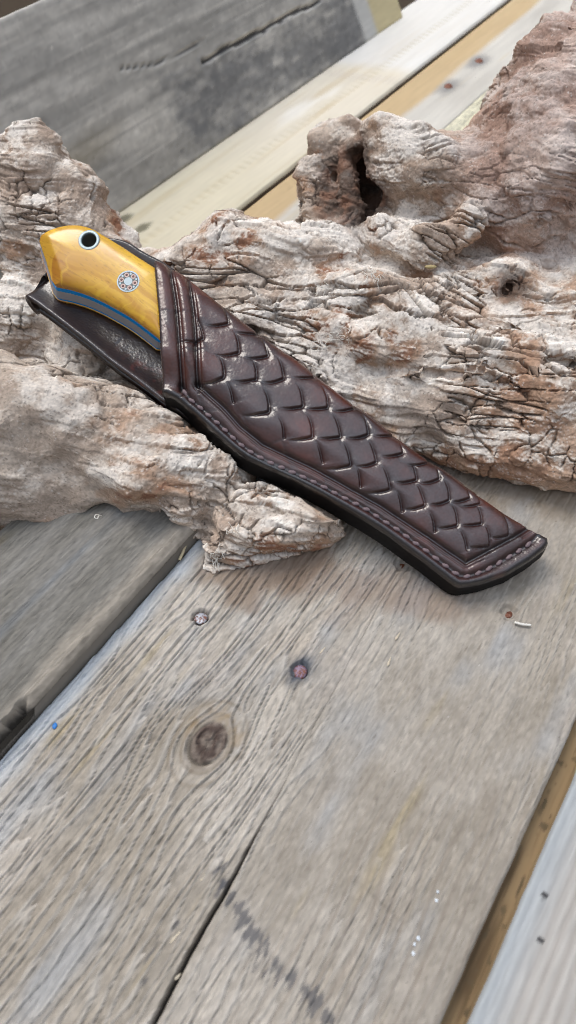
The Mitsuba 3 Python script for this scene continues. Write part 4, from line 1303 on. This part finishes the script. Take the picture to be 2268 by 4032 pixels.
nail('wooden_deck__plank__nail', NAILS[0], 0.0031, -0.0004, (0.50, 0.54, 0.60), (0.05, -0.15))
nail('wooden_deck__plank__nail_001', NAILS[1], 0.0033, -0.0014, (0.20, 0.15, 0.22), (0.15, 0.1))
nail('wooden_deck__plank__nail_002', NAILS[2], 0.0022, -0.0022, (0.13, 0.05, 0.03), (0.2, -0.2))
nail('wooden_deck__plank__nail_003', NAILS[3], 0.0020, -0.0020, (0.20, 0.07, 0.03), (0.2, 0.2))
for k, p in enumerate(((2.224, -0.902), (2.435, -0.900))):
    nail('wooden_deck__plank_003__nail' + (f'_{k:03d}' if k else ''), np.array(p) * S, 0.0036, 0.0008, (0.20, 0.08, 0.05), (0.1, 0.2))

# ------------------------------------------------------------------ bits and pieces lying about
rel = dv - CAM
zc = rel @ FWD
ppx, ppy = 1134 + rel @ RIGHT / zc * FOCAL, 2016 - rel @ UP / zc * FOCAL
ptree = cKDTree(np.stack([ppx, ppy], 1))


def on_wood(px, py):
    """the spot of the driftwood's surface nearest the lens at a pixel"""
    i = np.array(ptree.query_ball_point([px, py], 14))
    return dv[i[zc[i].argmin()]]


def bits(key, mesh, m, text, cat, group=None):
    put(key, mesh, m, True)
    label(key, text, cat, group=group)


pts = np.array([at(735, 2128, 0.004), at(722, 2170, 0.004), at(706, 2205, 0.003)])
bits('dry_straw', tube(smooth_path(pts, 12), 0.0007, 6, 0.5), 'm_straw', 'thin yellow dry straw stuck in the gap between two planks', 'straw')
c = at(216, 2858, 0.0013)
m = trimesh.creation.icosphere(2)
v = np.array(m.vertices) * (1 + 0.25 * n2(m.vertices[:, 0] * 1.7, m.vertices[:, 1] * 1.7 + m.vertices[:, 2], 5)[:, None]) * [0.0010, 0.0014, 0.0004] + c
bits('paint_chip', (v, np.array(m.faces)), 'm_blue', 'tiny bright blue paint chip near the left edge of the wide plank', 'paint chip')
c = on_wood(1705, 1058)
v = np.array(m.vertices) * [0.0032, 0.0011, 0.0009] + c + [0, -0.0003, 0.0005]
bits('seed_husk', (v, np.array(m.faces)), 'm_husk', 'small yellow seed husk lying on the right part of the driftwood', 'seed')
pts = np.array([at(x, y, 0.0016) for x, y in ((2026, 2450), (2055, 2458), (2092, 2462))])
bits('dry_twig', tube(smooth_path(pts, 12), [0.0006] * 11 + [0.0003], 6), 'm_fibre', 'pale thin twig beside the rusty nail at the right', 'twig')
pts = np.array([at(x, y, z) for x, y, z in ((392, 2028, .018), (378, 2026, .020), (372, 2038, .021), (384, 2042, .020), (388, 2032, .019), (400, 2030, .016))])
bits('hair_strand', tube(smooth_path(pts, 30), 0.00022, 5), 'm_fibre', 'curled pale hair under the lower edge of the driftwood at the left', 'hair')
rngb = np.random.default_rng(11)


def fibres(key, spots, text, n):
    vs, fs, k = [], [], 0
    for px, py, spread in spots:
        for _ in range(n):
            a = rngb.uniform(0, 2 * np.pi)
            L = rngb.uniform(10, 32)
            x, y = px + rngb.normal(0, spread), py + rngb.normal(0, spread * 0.7)
            p = np.array([on_wood(x + L * t * math.cos(a), y + L * t * math.sin(a)) for t in (0, 0.5, 1.0)])
            p = p + rngb.normal(0, 0.0007, (3, 3)) + [0, -0.0004, 0.0008]
            v_, f_ = tube(smooth_path(p, 8), rngb.uniform(0.00010, 0.00020), 4)
            vs.append(v_); fs.append(f_ + k); k += len(v_)
    put(key, (np.vstack(vs), np.vstack(fs)), 'm_fibre', True)
    labels[key] = {'label': text, 'category': 'root fibres', 'kind': 'stuff'}


fibres('root_fibres', [(870, 2180, 18), (905, 2085, 14), (845, 2215, 12)], 'white matted root fibres on the broken end of the front driftwood chunk', 11)
fibres('root_fibres_001', [(1330, 1325, 22), (1270, 1345, 14), (1445, 1050, 18), (1480, 1090, 20), (1250, 1130, 12)], 'thin white root fibres on the driftwood above the sheath', 12)
spl = [(1565, 2505, 34, .0006, 'yellowish splinter on the wide plank below the sheath tip, the upper of two'), (1532, 2605, 46, .0006, 'yellowish splinter on the wide plank below the sheath tip, the lower of two'),
       (690, 3690, 60, .0006, 'pale splinter beside the dark stain to the left of the long crack'), (798, 3455, 46, .0004, 'thin pale splinter right beside the upper end of the long crack'), (700, 3845, 40, .0005, 'pale splinter at the edge of the wide lower part of the long crack'),
       (1270, 2560, 34, .0004, 'small pale splinter to the right of the blackened nail')]
for k, (px, py, L, w, text) in enumerate(spl):
    d = np.array([0.62, -0.78]) + rngb.normal(0, 0.12, 2)
    p = np.array([at(px + d[0] * L * t, py + d[1] * L * t, 0.0007 + 0.0006 * abs(t)) for t in (-0.5, 0, 0.5)])
    key = 'wood_splinter' + (f'_{k:03d}' if k else '')
    put(key, tube(smooth_path(p, 8), np.array([0.1, .6, 1, 1, .8, .7, .5, .1]) * w, 5, 0.35), 'm_splinter', False)
    labels[key] = {'label': text, 'category': 'splinter', 'group': 'splinters on the wide plank'}
for k, (px, py, r, text) in enumerate(((1724, 3511, .0005, 'the upper one of two'), (1719, 3545, .0006, 'the lower one of two'), (1647, 3694, .0007, 'the top one of three in a row'), (1632, 3718, .0005, 'the middle one of three in a row'), (1627, 3754, .0006, 'the bottom one of three in a row'), (398, 3952, .0008, None))):
    c = at(px, py, 0.0006)
    key = 'paint_speck' + (f'_{k:03d}' if k else '')
    v = np.array(m.vertices) * [r, r * 1.2, 0.00025]
    v *= (1 + 0.35 * n2(m.vertices[:, 0] * 1.6 + k, m.vertices[:, 1] * 1.6, 70 + k, 2))[:, None]
    put(key, (v + c, np.array(m.faces)), 'm_white', True)
    labels[key] = {'label': f'white paint speck at the lower right, {text}' if text else 'white paint speck at the bottom left of the wide plank', 'category': 'paint speck', 'group': 'white paint specks on the wide plank'}
